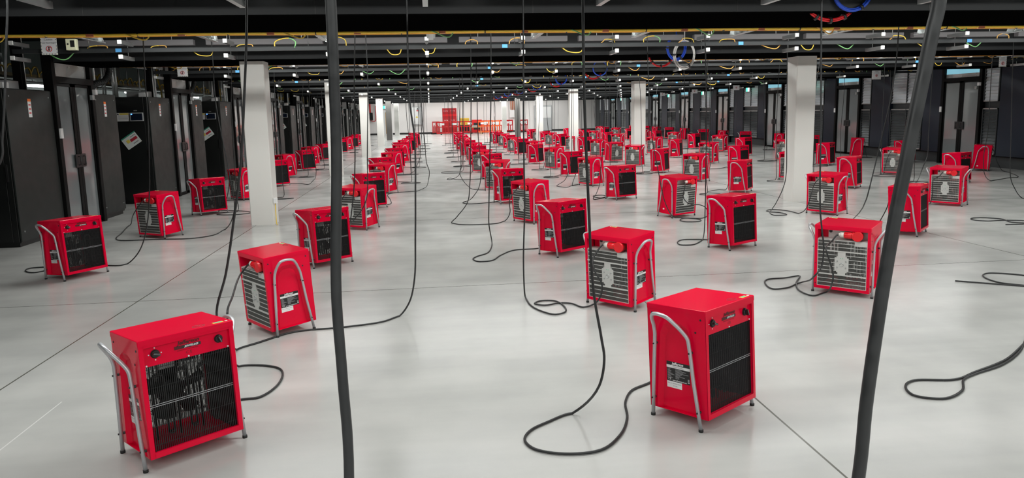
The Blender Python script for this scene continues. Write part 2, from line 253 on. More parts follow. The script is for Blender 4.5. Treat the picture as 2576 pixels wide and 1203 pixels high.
TRACED={'A1':[(-1.03,4.5,3.05),(-1.03,4.5,2.46),(-1.085,4.5,1.892),(-1.139,4.5,1.47),(-1.191,4.5,1.207),(-1.27,4.5,0.843),(-1.342,4.5,0.609),(-1.437,5.222,0.009),(-1.298,5.223,0.009),(-1.141,5.137,0.009),(-1.082,4.991,0.009),(-1.085,4.752,0.009),(-1.156,4.592,0.009),(-1.256,4.576,0.009),(-1.619,4.421,0.012),(-1.498,4.34,0.28),(-1.497,4.276,0.5),(-1.554,4.188,0.585)],'A2':[(-0.153,6.35,3.05),(-0.153,6.35,2.733),(-0.164,6.35,1.911),(-0.134,6.35,1.572),(-0.148,6.35,1.054),(-0.163,6.35,0.703),(-0.184,6.35,0.346),(-0.238,6.35,0.131),(-0.331,6.346,0.009),(-0.478,6.185,0.009),(-0.788,6.087,0.009),(-1.188,6.022,0.009),(-1.422,5.775,0.009),(-1.551,5.619,0.009),(-1.422,5.0,0.461),(-1.502,5.45,0.476),(-1.537,5.75,0.53),(-1.508,5.85,0.589),(-1.556,6.097,0.585)],'A3':[(-0.892,9.6,3.05),(-0.892,9.6,2.93),(-0.948,9.6,2.039),(-0.98,9.6,1.226),(-1.017,9.6,0.813),(-1.085,9.6,0.395),(-1.4,11.632,0.009),(-1.521,9.375,0.012),(-1.402,9.291,0.28),(-1.401,9.227,0.5),(-1.46,9.141,0.585)],'A4':[(-0.871,10.9,3.05),(-0.871,10.9,2.298),(-0.934,10.9,1.146),(-0.947,10.9,0.775),(-0.975,10.9,0.557),(-1.041,10.9,0.41),(-1.159,10.9,0.265),(-1.402,11.756,0.009),(-1.545,11.352,0.012),(-1.504,11.492,0.28),(-1.444,11.513,0.5),(-1.343,11.485,0.585)],'A5':[(-0.166,15.6,3.05),(-0.166,15.6,2.257),(-0.145,15.6,1.51),(-0.117,15.6,1.132),(-0.098,15.6,0.752),(-0.046,15.6,0.564),(-0.07,15.6,0.394),(-0.219,17.496,0.009),(-0.381,16.999,0.009),(-0.779,16.86,0.009),(-0.982,16.584,0.009),(-0.888,15.466,0.009),(-0.848,14.694,0.009),(-0.92,14.585,0.009),(-1.361,14.711,0.012),(-1.249,14.617,0.28),(-1.254,14.553,0.5),(-1.321,14.472,0.585)],'A6':[(-0.204,20.5,3.05),(-0.204,20.5,2.189),(-0.223,20.5,1.425),(-0.275,20.5,0.931),(-0.3,20.5,0.588),(-0.397,20.5,0.369),(-0.592,22.581,0.009),(-0.749,21.746,0.009),(-0.992,21.693,0.009),(-1.482,16.661,0.012),(-1.434,16.799,0.28),(-1.373,16.817,0.5),(-1.274,16.784,0.585)],'B1':[(0.797,3.75,3.05),(0.797,3.75,2.34),(0.802,3.75,1.841),(0.82,3.75,1.322),(0.845,3.75,0.823),(0.888,3.75,0.554),(0.904,3.75,0.429),(0.876,3.75,0.282),(0.777,4.027,0.009),(0.606,3.925,0.009),(0.501,3.835,0.009),(0.452,3.721,0.009),(0.49,3.605,0.009),(0.636,3.527,0.009),(0.83,3.538,0.009),(0.979,3.697,0.009),(1.078,3.91,0.009),(1.129,4.138,0.009),(1.222,4.318,0.009),(1.338,4.403,0.009),(1.391,4.438,0.012),(1.504,4.346,0.28),(1.5,4.282,0.5),(1.435,4.2,0.585)],'B2':[(0.884,6.75,3.05),(0.884,6.75,2.788),(0.874,6.75,2.079),(0.864,6.75,1.348),(0.863,6.75,0.898),(0.843,6.75,0.439),(0.842,6.75,0.187),(0.857,6.8,0.017),(0.868,6.485,0.009),(0.93,6.279,0.009),(1.033,6.141,0.009),(1.131,6.188,0.009),(1.166,6.357,0.009),(1.111,6.598,0.009),(0.982,6.623,0.009),(0.912,6.534,0.009),(0.995,6.46,0.009),(1.154,6.516,0.009),(1.254,6.468,0.009),(1.329,6.326,0.009),(1.42,6.35,0.02),(1.456,6.25,0.093),(1.474,6.2,0.182),(1.466,6.18,0.264),(1.413,6.2,0.363),(1.403,6.25,0.454),(1.426,6.3,0.545),(1.492,6.276,0.585)],'B3':[(0.84,9.75,3.05),(0.84,9.75,2.731),(0.822,9.75,2.011),(0.797,9.75,1.423),(0.759,9.75,0.576),(0.751,9.75,0.276),(0.783,9.75,0.055),(0.765,9.55,0.009),(0.665,9.091,0.009),(0.526,8.911,0.009),(0.467,8.747,0.009),(0.529,8.587,0.009),(0.675,8.604,0.009),(0.827,8.923,0.009),(1.039,9.228,0.009),(1.344,9.272,0.009),(1.461,9.408,0.012),(1.574,9.316,0.28),(1.57,9.252,0.5),(1.505,9.17,0.585)],'B4':[(0.692,11.6,3.05),(0.692,11.6,3.215),(0.664,11.6,2.06),(0.633,11.6,1.217),(0.603,11.6,0.646),(0.557,11.6,0.365),(0.383,11.6,0.139),(0.296,11.8,0.009),(0.443,11.589,0.009),(0.727,11.517,0.009),(1.021,11.572,0.009),(1.174,11.799,0.009),(1.231,11.5,0.199),(1.228,11.5,0.386),(1.257,11.5,0.526),(1.37,11.586,0.585)],'B5':[(0.908,13.9,3.05),(0.908,13.9,2.112),(0.905,13.9,1.441),(0.944,13.9,0.674),(0.898,13.9,0.369),(0.785,13.9,0.196),(0.672,14.659,0.009),(0.599,14.478,0.009),(0.714,14.249,0.009),(1.227,14.43,0.009),(1.497,14.836,0.012),(1.58,14.717,0.28),(1.559,14.657,0.5),(1.474,14.596,0.585)],'B6':[(0.791,17.3,3.05),(0.791,17.3,2.107),(0.771,17.3,1.459),(0.735,17.3,0.587),(0.671,17.3,0.371),(0.733,17.3,0.208),(0.851,17.3,0.061),(0.989,16.925,0.009),(1.219,16.761,0.009),(1.216,16.601,0.012),(1.244,16.744,0.28),(1.303,16.771,0.5),(1.405,16.752,0.585)],'B7':[(0.84,20.0,3.05),(0.84,20.0,2.159),(0.816,20.0,1.41),(0.777,20.0,0.173),(0.672,20.279,0.009),(0.501,19.715,0.009),(0.419,19.866,0.009),(0.515,20.207,0.009),(0.714,19.64,0.009),(1.424,19.758,0.009),(1.359,20.173,0.012),(1.493,20.116,0.28),(1.506,20.054,0.5),(1.467,19.957,0.585)],'B8':[(1.05,22.5,3.05),(1.05,22.5,2.084),(0.998,22.5,0.386),(0.988,22.5,0.079),(0.904,22.321,0.009),(0.421,22.506,0.009),(0.295,22.244,0.009),(0.408,21.899,0.009),(1.038,21.811,0.009),(1.19,21.698,0.012),(1.232,21.837,0.28),(1.293,21.858,0.5),(1.393,21.828,0.585)],'C1':[(3.301,5.95,3.05),(3.301,5.95,2.626),(3.336,5.95,1.668),(3.362,5.95,0.91),(3.38,5.95,0.759),(3.412,5.95,0.527),(3.397,5.95,0.373),(3.344,5.95,0.297),(3.669,6.818,0.009),(3.451,6.656,0.009),(3.298,6.637,0.009),(3.316,6.837,0.009),(3.425,7.03,0.009),(3.636,7.061,0.009),(3.819,7.118,0.009),(3.635,6.825,0.009),(3.509,6.514,0.009),(3.537,6.32,0.009),(3.714,6.409,0.009),(3.566,6.05,0.201),(3.571,6.05,0.264),(3.535,6.05,0.386),(3.492,6.05,0.505),(3.525,6.1,0.578),(3.742,6.291,0.585)],'C2':[(3.687,9.6,3.05),(3.687,9.6,2.895),(3.712,9.6,2.454),(3.739,9.6,1.634),(3.743,9.6,0.821),(3.744,9.6,0.435),(3.643,9.405,0.009),(3.364,9.072,0.009),(3.224,9.104,0.009),(3.267,9.336,0.009),(3.395,9.464,0.009),(3.684,9.396,0.009),(3.713,9.371,0.012),(3.817,9.269,0.28),(3.808,9.206,0.5),(3.736,9.13,0.585)],'C3':[(3.419,11.3,3.05),(3.419,11.3,2.857),(3.507,11.3,1.376),(3.623,11.3,0.764),(3.719,11.3,0.33),(3.807,11.3,0.133),(3.958,11.444,0.009),(4.159,11.345,0.009),(4.268,11.136,0.009),(4.189,10.98,0.009),(3.966,10.994,0.009),(3.945,11.175,0.009),(4.085,11.364,0.009),(4.343,11.297,0.009),(4.534,11.529,0.009),(4.553,11.6,0.106),(4.41,11.5,0.197),(4.194,11.45,0.231),(4.091,11.45,0.34),(4.048,11.45,0.492),(4.161,11.485,0.585)],'C4':[(3.615,14.6,3.05),(3.615,14.6,3.257),(3.53,14.6,1.603),(3.496,14.6,0.943),(3.461,14.6,0.643),(3.435,14.6,0.308),(3.458,15.064,0.009),(3.238,14.252,0.009),(3.415,14.41,0.009),(3.637,14.707,0.009),(3.545,14.961,0.009),(3.353,14.867,0.009),(3.415,14.482,0.009),(3.708,14.807,0.012),(3.807,14.7,0.28),(3.794,14.637,0.5),(3.719,14.565,0.585)],'C5':[(3.36,17.0,3.05),(3.36,17.0,3.237),(3.323,17.0,1.219),(3.319,17.0,0.75),(3.258,17.0,0.421),(3.15,17.0,0.159),(2.97,17.133,0.009),(3.147,16.786,0.009),(3.371,17.198,0.009),(3.546,17.341,0.009),(3.34,17.065,0.012),(3.45,17.16,0.28),(3.512,17.145,0.5),(3.582,17.067,0.585)],'D3':[(6.021,11.9,3.05),(6.021,11.9,2.89),(6.066,11.9,1.29),(6.077,11.9,0.58),(6.027,11.9,0.368),(5.913,11.9,0.129),(5.651,11.574,0.009),(5.616,11.29,0.009),(5.823,11.331,0.009),(5.828,11.576,0.009),(5.703,11.711,0.009),(5.725,11.861,0.009),(5.882,11.977,0.009),(6.048,11.773,0.009),(6.067,11.412,0.009),(5.971,10.95,0.191),(6.002,10.9,0.407),(6.035,10.9,0.565),(6.304,11.248,0.585)],'D2':[(5.786,8.6,3.05),(5.786,8.6,2.807),(5.781,8.6,2.376),(5.729,8.6,1.843),(5.585,8.6,1.103),(5.479,8.6,0.602),(6.383,10.292,0.009),(6.338,9.74,0.012),(6.462,9.665,0.28),(6.467,9.601,0.5),(6.415,9.511,0.585)],'E1':[(8.947,12.3,3.05),(8.947,12.3,2.554),(8.969,12.3,1.215),(8.971,12.3,0.855),(8.9,12.3,0.64),(11.209,15.654,0.009),(10.341,14.533,0.009),(8.569,11.6,0.066),(8.565,11.55,0.245),(8.557,11.55,0.465),(8.844,11.697,0.585)],'G1':[(12.006,14.6,3.05),(12.006,14.6,2.262),(12.022,14.6,1.16),(11.971,14.6,0.646),(11.999,14.6,0.298),(12.651,15.155,0.009),(13.098,15.408,0.009),(13.563,15.669,0.009),(13.783,15.699,0.009),(14.72,17.282,0.012),(14.589,17.346,0.28),(14.579,17.409,0.5),(14.623,17.504,0.585)],'Z1':[(-3.364,9.35,3.05),(-3.364,9.35,2.92),(-3.392,9.35,2.267),(-3.403,9.35,1.792),(-3.464,9.35,0.92),(-3.523,9.35,0.525),(-3.597,9.35,0.278),(-3.681,9.35,0.13),(-3.823,9.381,0.009),(-3.884,9.297,0.009),(-4.012,9.324,0.009),(-4.266,9.427,0.009),(-4.804,9.398,0.009),(-4.955,9.359,0.009),(-4.919,9.191,0.009),(-4.763,9.069,0.009),(-4.687,9.142,0.009),(-4.504,9.189,0.012),(-4.364,9.151,0.28),(-4.342,9.091,0.5),(-4.367,8.99,0.585)],'Z2':[(-3.209,11.6,3.05),(-3.209,11.6,2.691),(-3.216,11.6,2.012),(-3.124,11.6,1.165),(-3.072,11.6,0.671),(-3.061,11.6,0.423),(-3.104,11.6,0.249),(-3.344,12.03,0.009),(-3.379,11.452,0.009),(-3.63,11.221,0.009),(-4.101,11.262,0.009),(-4.65,11.286,0.009),(-4.81,11.5,0.009),(-4.924,11.975,0.009),(-5.165,12.959,0.009),(-4.528,11.55,0.389),(-4.497,11.5,0.517),(-4.35,11.423,0.585)],'Z5':[(-2.925,18.6,3.05),(-2.925,18.6,2.3),(-2.971,18.6,1.228),(-2.95,18.6,0.932),(-2.87,18.6,0.483),(-2.877,18.6,0.364),(-3.296,20.67,0.009),(-3.256,19.611,0.009),(-3.503,19.917,0.009),(-3.791,20.014,0.009),(-4.272,19.902,0.012),(-4.143,19.836,0.28),(-4.133,19.773,0.5),(-4.18,19.679,0.585)],'X1':[(-0.125,1.02,3.05),(-0.125,1.02,1.936),(-0.126,1.02,1.858),(-0.129,1.02,1.725),(-0.136,1.02,1.614),(-0.14,1.02,1.528),(-0.138,1.02,1.411),(-0.137,1.02,1.257),(-0.22,0.98,0.35),(-0.2,0.9,0.009),(-0.1,0.4,0.009),(-0.9,0.1,0.009)],'X2':[(0.586,0.8,3.05),(0.586,0.8,1.9),(0.58,0.8,1.865),(0.573,0.8,1.82),(0.565,0.8,1.77),(0.556,0.8,1.709),(0.547,0.8,1.648),(0.538,0.8,1.576),(0.53,0.8,1.497),(0.523,0.8,1.415),(0.518,0.8,1.32),(0.36,0.74,0.4),(0.33,0.66,0.009),(0.5,0.3,0.009),(1.3,0.3,0.009)],'X3':[(-2.693,5.2,3.05),(-2.693,5.2,2.572),(-2.735,5.2,2.27),(-2.781,5.2,1.938),(-2.826,5.2,1.678),(-2.859,5.2,1.52),(-3.95,5.1,0.4),(-4.0,5.3,0.009),(-4.3,6.0,0.009)],'X4':[(3.75,3.9,3.05),(3.75,3.9,2.9),(3.75,3.9,1.6),(3.7,3.85,0.4),(4.621,5.018,0.009),(4.139,4.57,0.009),(3.814,4.349,0.009),(3.504,4.218,0.009),(3.376,4.145,0.009),(3.232,3.977,0.009),(3.032,3.881,0.009),(2.898,3.954,0.009),(2.94,4.099,0.009),(3.059,4.184,0.009),(3.315,4.155,0.009),(3.554,4.262,0.009),(3.918,4.437,0.009),(4.486,4.836,0.009),(4.0,4.2,0.009)],'X5':[(6.3,6.2,3.05),(6.3,6.2,2.9),(6.3,6.2,1.2),(6.2,6.3,0.3),(6.019,6.552,0.009),(6.026,6.679,0.009),(5.78,6.845,0.009),(5.648,6.777,0.009),(5.565,6.609,0.009),(5.569,6.432,0.009),(5.697,6.305,0.009),(5.768,6.224,0.009),(5.2,6.6,0.009)],'X6':[(9.2,9.6,3.05),(9.2,9.6,2.9),(9.2,9.6,1.0),(9.1,9.6,0.3),(8.927,9.805,0.009),(8.613,9.969,0.009),(8.287,9.97,0.009),(8.193,10.12,0.009),(8.295,10.265,0.009),(8.517,10.251,0.009),(8.647,10.087,0.009),(8.549,9.78,0.009),(8.751,9.609,0.009),(8.3,9.6,0.009)],'X7':[(10.243,12.0,3.05),(10.243,12.0,2.857),(10.344,12.0,1.09),(10.404,12.0,0.402),(10.499,12.0,0.219),(10.878,12.26,0.009),(10.402,11.373,0.009),(11.0,11.8,0.009)]}
# ------------------------------------------------------------------ room shell
def struct(name, mb, parent=None): return tag(mb.build(name, parent), kind=None if parent else 'structure')
struct('floor', MB().box(-12, 15.6, -9, 67.2, -.2, 0, 'floor'))
struct('ceiling', MB().box(-12, 15.6, -9, 67.2, 3.5, 3.7, 'ceiling'))
struct('wall_far', MB().box(-12, 15.6, 67, 67.2, 0, 3.5, 'wall_white'))
struct('wall_back', MB().box(-12, 15.6, -9.2, -9, 0, 3.5, 'wall_white'))
struct('wall_left', MB().box(-12.2, -12, -9.2, 67.2, 0, 3.5, 'back_dark'))
struct('wall_right', MB().box(15.6, 15.8, -9.2, 67.2, 0, 3.5, 'charcoal'))
struct('baseboard_far', MB().box(-5.9, 15.6, 66.97, 67, 0, .14, 'skirting'))

# ------------------------------------------------------------------ left wall: cooling cabinets and aisle doors
XL = -5.9
def cab_warning(mb, x, y, z):                      # small orange and white sticker
    mb.box(x, x+.002, y-.045, y+.045, z+.11, z+.15, 'orange'); mb.box(x, x+.002, y-.045, y+.045, z-.12, z+.11, 'label_white')
    for dz in (.06, .0, -.06): mb.box(x+.002, x+.0025, y-.03, y+.03, z+dz-.008, z+dz+.012, 'sign_red')
def plain_cab(y0, y1, label, side='both', sticker=True):
    o = empty('cooling_cabinet', (XL-.5, (y0+y1)/2, 0), label=label, cat='cabinet', group='tall dark cabinets along the left side')
    y0 -= (o.location.y); y1 -= 0; h = (y1-o.location.y)
    b = MB(); b.bbox(-.5, .47, -h, h, .06, 2.27, 'cab_black'); b.box(-.46, .44, -h+.02, h-.02, 0, .06, 'cab_black'); b.build('body', o)
    d = MB(); d.bbox(.472, .5, -h+.012, h-.012, .10, 2.26, 'cab_dark', .003)
    for a, z in ((-h+.1, 2.16), (h-.1, 2.16), (-h+.1, .22), (h-.1, .22)): d.cyl((.5, a, z), (.506, a, z), .012, 'zinc', 8)
    dd = d.build('door', o)
    if sticker:
        s = MB(); cab_warning(s, .501, -.02, 1.98); tag(s.build('warning_sticker', o), label='orange and white sticker')
    return o
def display_cab(g, label, side_label, paper=True):
    y0, y1 = g+3.30, g+4.58
    o = empty('control_cabinet', (-6.44, y0, 0), label=label, cat='cabinet', group='dark control cabinets with a small screen')
    b = MB(); b.bbox(-.53, .52, .025, y1-y0, .06, 2.27, 'cab_black'); b.box(-.5, .49, .05, y1-y0-.03, 0, .06, 'cab_black'); b.build('body', o)
    d = MB(); d.bbox(.521, .545, .01, y1-y0-.005, .08, 2.26, 'cab_dark', .003)
    for a_, z in ((.10, 2.16), (y1-y0-.1, 2.16), (.1, .22), (y1-y0-.1, .22)): d.cyl((.545, a_, z), (.551, a_, z), .012, 'zinc', 8)
    sp = d.build('side_panel', o); s = MB(); cab_warning(s, .546, .62, 1.98); tag(s.build('warning_sticker', sp), label='orange and white sticker')
    d = MB(); d.bbox(-.52, .435, -.005, .023, .08, 2.26, 'cab_black', .003); d.build('door', o)
    d = MB(); d.bbox(.44, .515, -.005, .023, .08, 2.26, 'cab_black', .003); d.box(.45, .475, -.02, -.005, .95, 1.2, 'black_plastic'); d.build('side_door', o)
    s = MB(); s.bbox(.15, .42, -.025, -.006, 1.765, 1.94, 'silver_box', .004); so = s.build('screen_bezel', o)
    s = MB(); s.box(.17, .40, -.027, -.0252, 1.78, 1.925, 'screen'); s.box(.175, .20, -.028, -.027, 1.90, 1.92, 'led_blue'); s.build('screen', so)
    s = MB(); s.box(-.12, .13, -.008, -.006, 1.765, 1.94, 'label_white'); s.box(-.06, .12, -.009, -.008, 1.90, 1.935, 'paper_yellow')
    for i in range(4): s.box(-.09, .10, -.009, -.008, 1.87-.026*i, 1.876-.026*i, 'label_grey')
    s.poly([(-.115, -.0092, 1.90), (-.07, -.0092, 1.90), (-.092, -.0092, 1.935)], 'text_black'); s.build('notice_label', o)
    s = MB(); s.box(.23, .30, -.008, -.006, 1.975, 1.992, 'label_grey'); s.build('badge', o)
    if paper:
        p = MB(); a = math.radians(33); c, sn = math.cos(a), math.sin(a)
        def R(u, v, e=0): return (.13+c*u-sn*v, -.012-e-.05*max(0, u-.10), 1.36+sn*u+c*v)
        n = 6
        for i in range(n):
            u0, u1 = -.17+.34*i/n, -.17+.34*(i+1)/n
            p.poly([R(u0, -.13), R(u1, -.13), R(u1, .13), R(u0, .13)], 'paper', True); p.poly([R(u0, .13, -.003), R(u1, .13, -.003), R(u1, -.13, -.003), R(u0, -.13, -.003)], 'paper', True)
        for u0, u1, v0, v1, m_ in ((-.17, .17, .105, .13, 'paper_green'), (-.02, .14, -.03, .03, 'paper_red'), (-.10, -.03, -.02, .05, 'paper_yellow'), (0, .12, -.09, -.07, 'label_grey'), (.02, .15, .06, .075, 'label_grey')):
            p.poly([R(u0, v0, .001), R(u1, v0, .001), R(u1, v1, .001), R(u0, v1, .001)], m_)
        po = p.build('instruction_sheet', None); po.location = o.location
        tag(po, 'tilted paper sheet taped to the ' + label, 'paper', 'tilted sheets on the control cabinets')
    return o
DN = [0]
def aisle_door(x, y0, y1, side, label, blue=False, ztr=2.80, zd=2.44):
    """double glazed aisle door; side=+1 faces +x, -1 faces -x"""
    DN[0] += 1; o = empty('door_%d' % DN[0], (x, (y0+y1)/2, 0), 0 if side > 0 else math.pi, kind='structure')
    o['label'] = label; h = (y1-y0)/2; fw_ = .105
    f = MB()
    for a, b_ in ((-h, -h+fw_), (h-fw_, h)): f.bbox(-.10, .05, a, b_, 0, ztr+.05, 'frame_black')
    f.box(-.10, .05, -h+fw_, h-fw_, zd-.04, zd+.06, 'frame_black'); f.box(-.10, .05, -h+fw_, h-fw_, ztr, ztr+.05, 'frame_black')
    f.box(-.10, .02, -h+fw_, h-fw_, 0, .02, 'frame_black'); f.build('door_frame', o)
    t = MB()
    if blue:
        t.box(-.03, -.02, -h+fw_, h-fw_, zd+.06, zd+.17, 'pane_top'); t.box(-.03, -.02, -h+fw_, h-fw_, zd+.17, ztr, 'pane_backlit')
    else: t.box(-.03, -.02, -h+fw_, h-fw_, zd+.06, ztr, 'pane_top')
    t.build('transom_pane', o)
    for s_ in (-1, 1):
        a, b_ = (-h+fw_+.004, -.004) if s_ < 0 else (.004, h-fw_-.004)
        st = .085
        g = MB()
        for p, q in ((a, a+(st*.45 if s_ < 0 else st)), (b_-(st if s_ < 0 else st*.45), b_)): g.box(-.03, .012, p, q, .025, zd-.045, 'frame_black')
        g.box(-.03, .012, a, b_, .025, .07, 'frame_black'); g.box(-.03, .012, a, b_, zd-.09, zd-.045, 'frame_black')
        leaf = g.build('door_leaf', o)
        MB().box(-.012, -.006, a+.03, b_-.03, .06, zd-.08, 'pane').build('glass_pane', leaf)
        hm = MB(); c0 = (b_-.17, b_+.0) if s_ < 0 else (a, a+.17)
        hm.bbox(.012, .03, c0[0], c0[1], 1.02, 1.24, 'black_plastic', .003); hm.tube([(.03, (c0[0]+c0[1])/2, 1.06), (.06, (c0[0]+c0[1])/2, 1.06), (.06, (c0[0]+c0[1])/2, 1.2), (.03, (c0[0]+c0[1])/2, 1.2)], .009, 'black_plastic', 6)
        hm.build('door_handle', leaf)
    e = MB(); e.bbox(.05, .08, -h+.01, -h+.09, 1.52, 1.68, 'label_white', .003); tag(e.build('entry_button', o), label='white push button')
    j = MB(); j.bbox(.05, .11, h-.09, h-.01, 2.24, 2.33, 'label_white', .004); j.bbox(.05, .10, h-.20, h-.12, 2.15, 2.23, 'zinc', .004); j.build('junction_box', o)
    return o
for k in range(-1, 10):
    g = 13.02+5.3*k
    nm = {-1: 'at the left edge, nearer than the first glazed door'}.get(k)
    w_ = ORD[k] if k >= 0 else None
    loc_ = (lambda s: 'at the left edge of the view' if k < 0 else s)
    if k >= 0: aisle_door(XL, g-.70, g+.70, 1, '%s black framed glazed double door on the left side' % w_)
    else: plain_cab(g-1.95, g+.72, 'wide dark grey cabinet cut by the left picture edge')
    plain_cab(g+.73, g+1.68, 'narrow dark grey cabinet right ' + (('beyond the %s left glazed door' % w_) if k >= 0 else 'at the left picture edge'))
    nxt = ORD[k+1]
    display_cab(g, 'control cabinet before the %s left glazed door' % nxt, '', paper=(-1 < k < 7))
b = MB(); b.box(-7.15, -7.05, 3, 66, 0, 2.25, 'cab_black'); struct('trim_2', b)
# ------------------------------------------------------------------ what shows above the left cabinets
def gang(name, label, cat, mb, group=None): return tag(mb.build(name), label, cat, group)
for k in range(-1, 8):
    y = 13.02+5.3*k
    t = empty('yellow_cable_tray', (-7.6, y+.1, 2.62), label='yellow fibre tray above the left cabinets, %s one' % (ORD[k+1] if k+1 else 'nearest'), cat='cable tray', group='yellow fibre trays')
    b = MB(); b.box(-.2, .2, -2.3, 2.3, 0, .012, 'tray_dull'); b.box(-.2, -.19, -2.3, 2.3, .012, .10, 'tray_dull'); b.box(.19, .2, -2.3, 2.3, .012, .06, 'tray_dull')
    b.build('tray', t)
    b = MB()
    for i in range(16):
        yy = -2.1+i*.28; hh = .12+.035*((i*7) % 3); b.tube(catmull([(.1, yy, .02), (.17, yy+.02, hh), (.19, yy+.09, hh+.01), (.2, yy+.14, .02)], 3), .016, 'tray_yellow', 5)
    tag(b.build('fibre_loops', t), kind='stuff')
    b = MB(); b.box(-.24, .24, -2.3, 2.3, -.10, -.07, 'duct'); b.build('support_rail', t)
    b = MB(); b.bbox(-8.9, -7.9, y-1.6, y+1.8, 2.72, 3.495, 'duct', .02)
    for q in (-1.2, -.2, .8): b.box(-8.95, -7.85, y+q, y+q+.05, 2.70, 3.42, 'post')
    gang('air_duct', 'dull grey sheet metal duct above the left cabinets, %s one' % (ORD[k+1]), 'duct', b, 'grey ducts')
    for j, (px, py, r_) in enumerate(((-7.2, 2.0, .030), (-7.2, 2.16, .030), (-7.0, 3.05, .035), (-7.3, -.2, .03), (-7.25, 1.25, .02), (-7.4, 3.9, .03), (-7.2, 4.3, .022), (-7.2, 4.42, .022), (-6.75, 1.75, .022), (-6.75, 1.85, .022), (-6.8, 2.45, .026), (-6.7, 2.75, .02), (-6.95, -.9, .03), (-6.95, -1.05, .03))):
        b = MB(); b.cyl((px, y+py, 2.0 if px < -6.9 else 2.3), (px, y+py, 3.5), r_, 'post', 8); b.bbox(px-.05, px+.05, y+py-.05, y+py+.05, 2.27, 2.31, 'zinc')
        gang('steel_conduit', 'bright vertical conduit behind the left cabinets in bay %s' % ORD[k+1], 'conduit', b, 'bright conduits, bay %s' % ORD[k+1])
    b = MB(); b.bbox(-6.35, -6.22, y-.86, y-.76, 2.275, 3.5, 'frame_black'); gang('black_post', 'black vertical post over the left cabinets, %s one' % ORD[k+1], 'post', b, 'black posts')
    b = MB(); b.bbox(-6.45, -6.3, y+1.05, y+1.2, 2.275, 3.5, 'frame_black'); gang('black_post', 'thick black post past the left door head, %s one' % ORD[k+1], 'post', b, 'black posts')
    P_ = catmull([(-6.3, y+1.55, 2.28), (-6.3, y+1.75, 2.46), (-6.3, y+2.25, 2.56), (-6.3, y+2.5, 2.75), (-6.3, y+2.52, 3.1), (-6.3, y+2.52, 3.4)], 6)
    b = MB(); b.tube(P_, .055, 'hose', 10)
    for i in range(0, len(P_)-1): b.tube([P_[i], P_[i].lerp(P_[i+1], .35)], .062, 'hose', 10)
    gang('corrugated_hose', 'black ribbed hose rising from the %s left cabinet group' % ORD[k+1], 'hose', b, 'ribbed hoses')
    t = empty('tube_light', (-8.4, y+3.9 if k else y+4.2, 2.56), label='glowing fluorescent tube behind the left cabinets, %s one' % ORD[k+1], cat='light', group='fluorescent tubes')
    MB().bbox(-.05, .05, -.65, .65, .03, .09, 'housing').build('housing', t); MB().cyl((0, -.6, 0), (0, .6, 0), .028, 'lamp', 10).build('tube', t); MB().cyl((0, -.4, .09), (0, -.4, .94), .006, 'zinc', 6).cyl((0, .4, .09), (0, .4, .94), .006, 'zinc', 6).build('suspension', t)
    b = MB(); b.bbox(-6.5, -6.1, y+3.75, y+4.1, 2.272, 2.40, 'silver_box'); b.bbox(-6.2, -6.05, y+3.6, y+3.75, 2.272, 2.37, 'label_white', .01)
    gang('valve_box', 'pale valve box on top of the %s left cabinet group' % ORD[k+1], 'box', b, 'valve boxes')
    b = MB()
    for q in (0, .35, .7, 1.05): b.bbox(-7.5, -7.42, y+3.4+q, y+3.47+q, 1.9, 2.62, 'zinc_flat')
    for z_ in (2.32, 2.48): b.box(-7.52, -7.4, y+3.35, y+4.55, z_, z_+.05, 'zinc_flat')
    gang('pipe_rack', 'pale steel pipe rack seen over the left cabinets, %s one' % ORD[k+1], 'rack', b, 'pipe racks')
    b = MB(); P_ = catmull([(-6.7, y+1.15, 2.25), (-6.7, y+1.13, 2.5), (-6.72, y+1.05, 2.75), (-6.72, y+1.0, 3.3)], 5); b.tube(P_, .018, 'earth_yellow', 6)
    gang('yellow_cable', 'yellow cable rising behind the %s left door head' % ORD[k+1], 'cable', b, 'yellow rising cables')
b = MB(); b.bbox(-6.15, -6.0, 9.62, 9.8, 2.275, 3.5, 'silver_box', .02); gang('grey_post', 'pale grey upright at the upper left edge', 'post', b)

# ------------------------------------------------------------------ right wall
XR = 15.25
def louvre(y0, y1, label, z0_, z1_, m_='louvre'):
    m_ = 'louvre_lit' if z0_ > 1.7 else 'louvre_shaded'  # same silver blades, paler above and darker below to mimic ceiling light
    o = empty('louvre_panel', (XR+.05, (y0+y1)/2, 0), math.pi, label=label, cat='louvre', group='silver louvre panels on the right wall')
    h = (y1-y0)/2; f = MB()
    for a, b_ in ((-h, -h+.035), (h-.035, h), (-.02, .02)) if h > .5 else ((-h, -h+.035), (h-.035, h)): f.box(0, .05, a, b_, z0_, z1_, 'charcoal')
    f.box(0, .05, -h, h, z0_, z0_+.03, 'zinc'); f.box(0, .05, -h, h, z1_-.03, z1_, 'zinc'); f.build('frame', o)
    s = MB(); n = int((z1_-z0_-.06)/.085); st = (z1_-z0_-.06)/n
    for i in range(n):
        za = z0_+.03+st*i; s.poly([(.035, -h+.03, za), (.035, h-.03, za), (.008, h-.03, za+st*.86), (.008, -h+.03, za+st*.86)], m_)
        s.poly([(.008, -h+.03, za+st*.86), (.008, h-.03, za+st*.86), (.04, h-.03, za+st), (.04, -h+.03, za+st)], 'zinc')
    s.build('louvre_blades', o)
    return o
GY = [19.62+5.76*k for k in range(-2, 8)]
b = MB(); b.box(XR+.10, 15.6, 2, 67, .32, 3.5, 'charcoal'); b.box(XR+.16, 15.6, 2, 67, 0, .32, 'charcoal'); b.box(XR+.09, XR+.12, 2, 67, .30, .33, 'frame_black'); struct('trim_1', b)
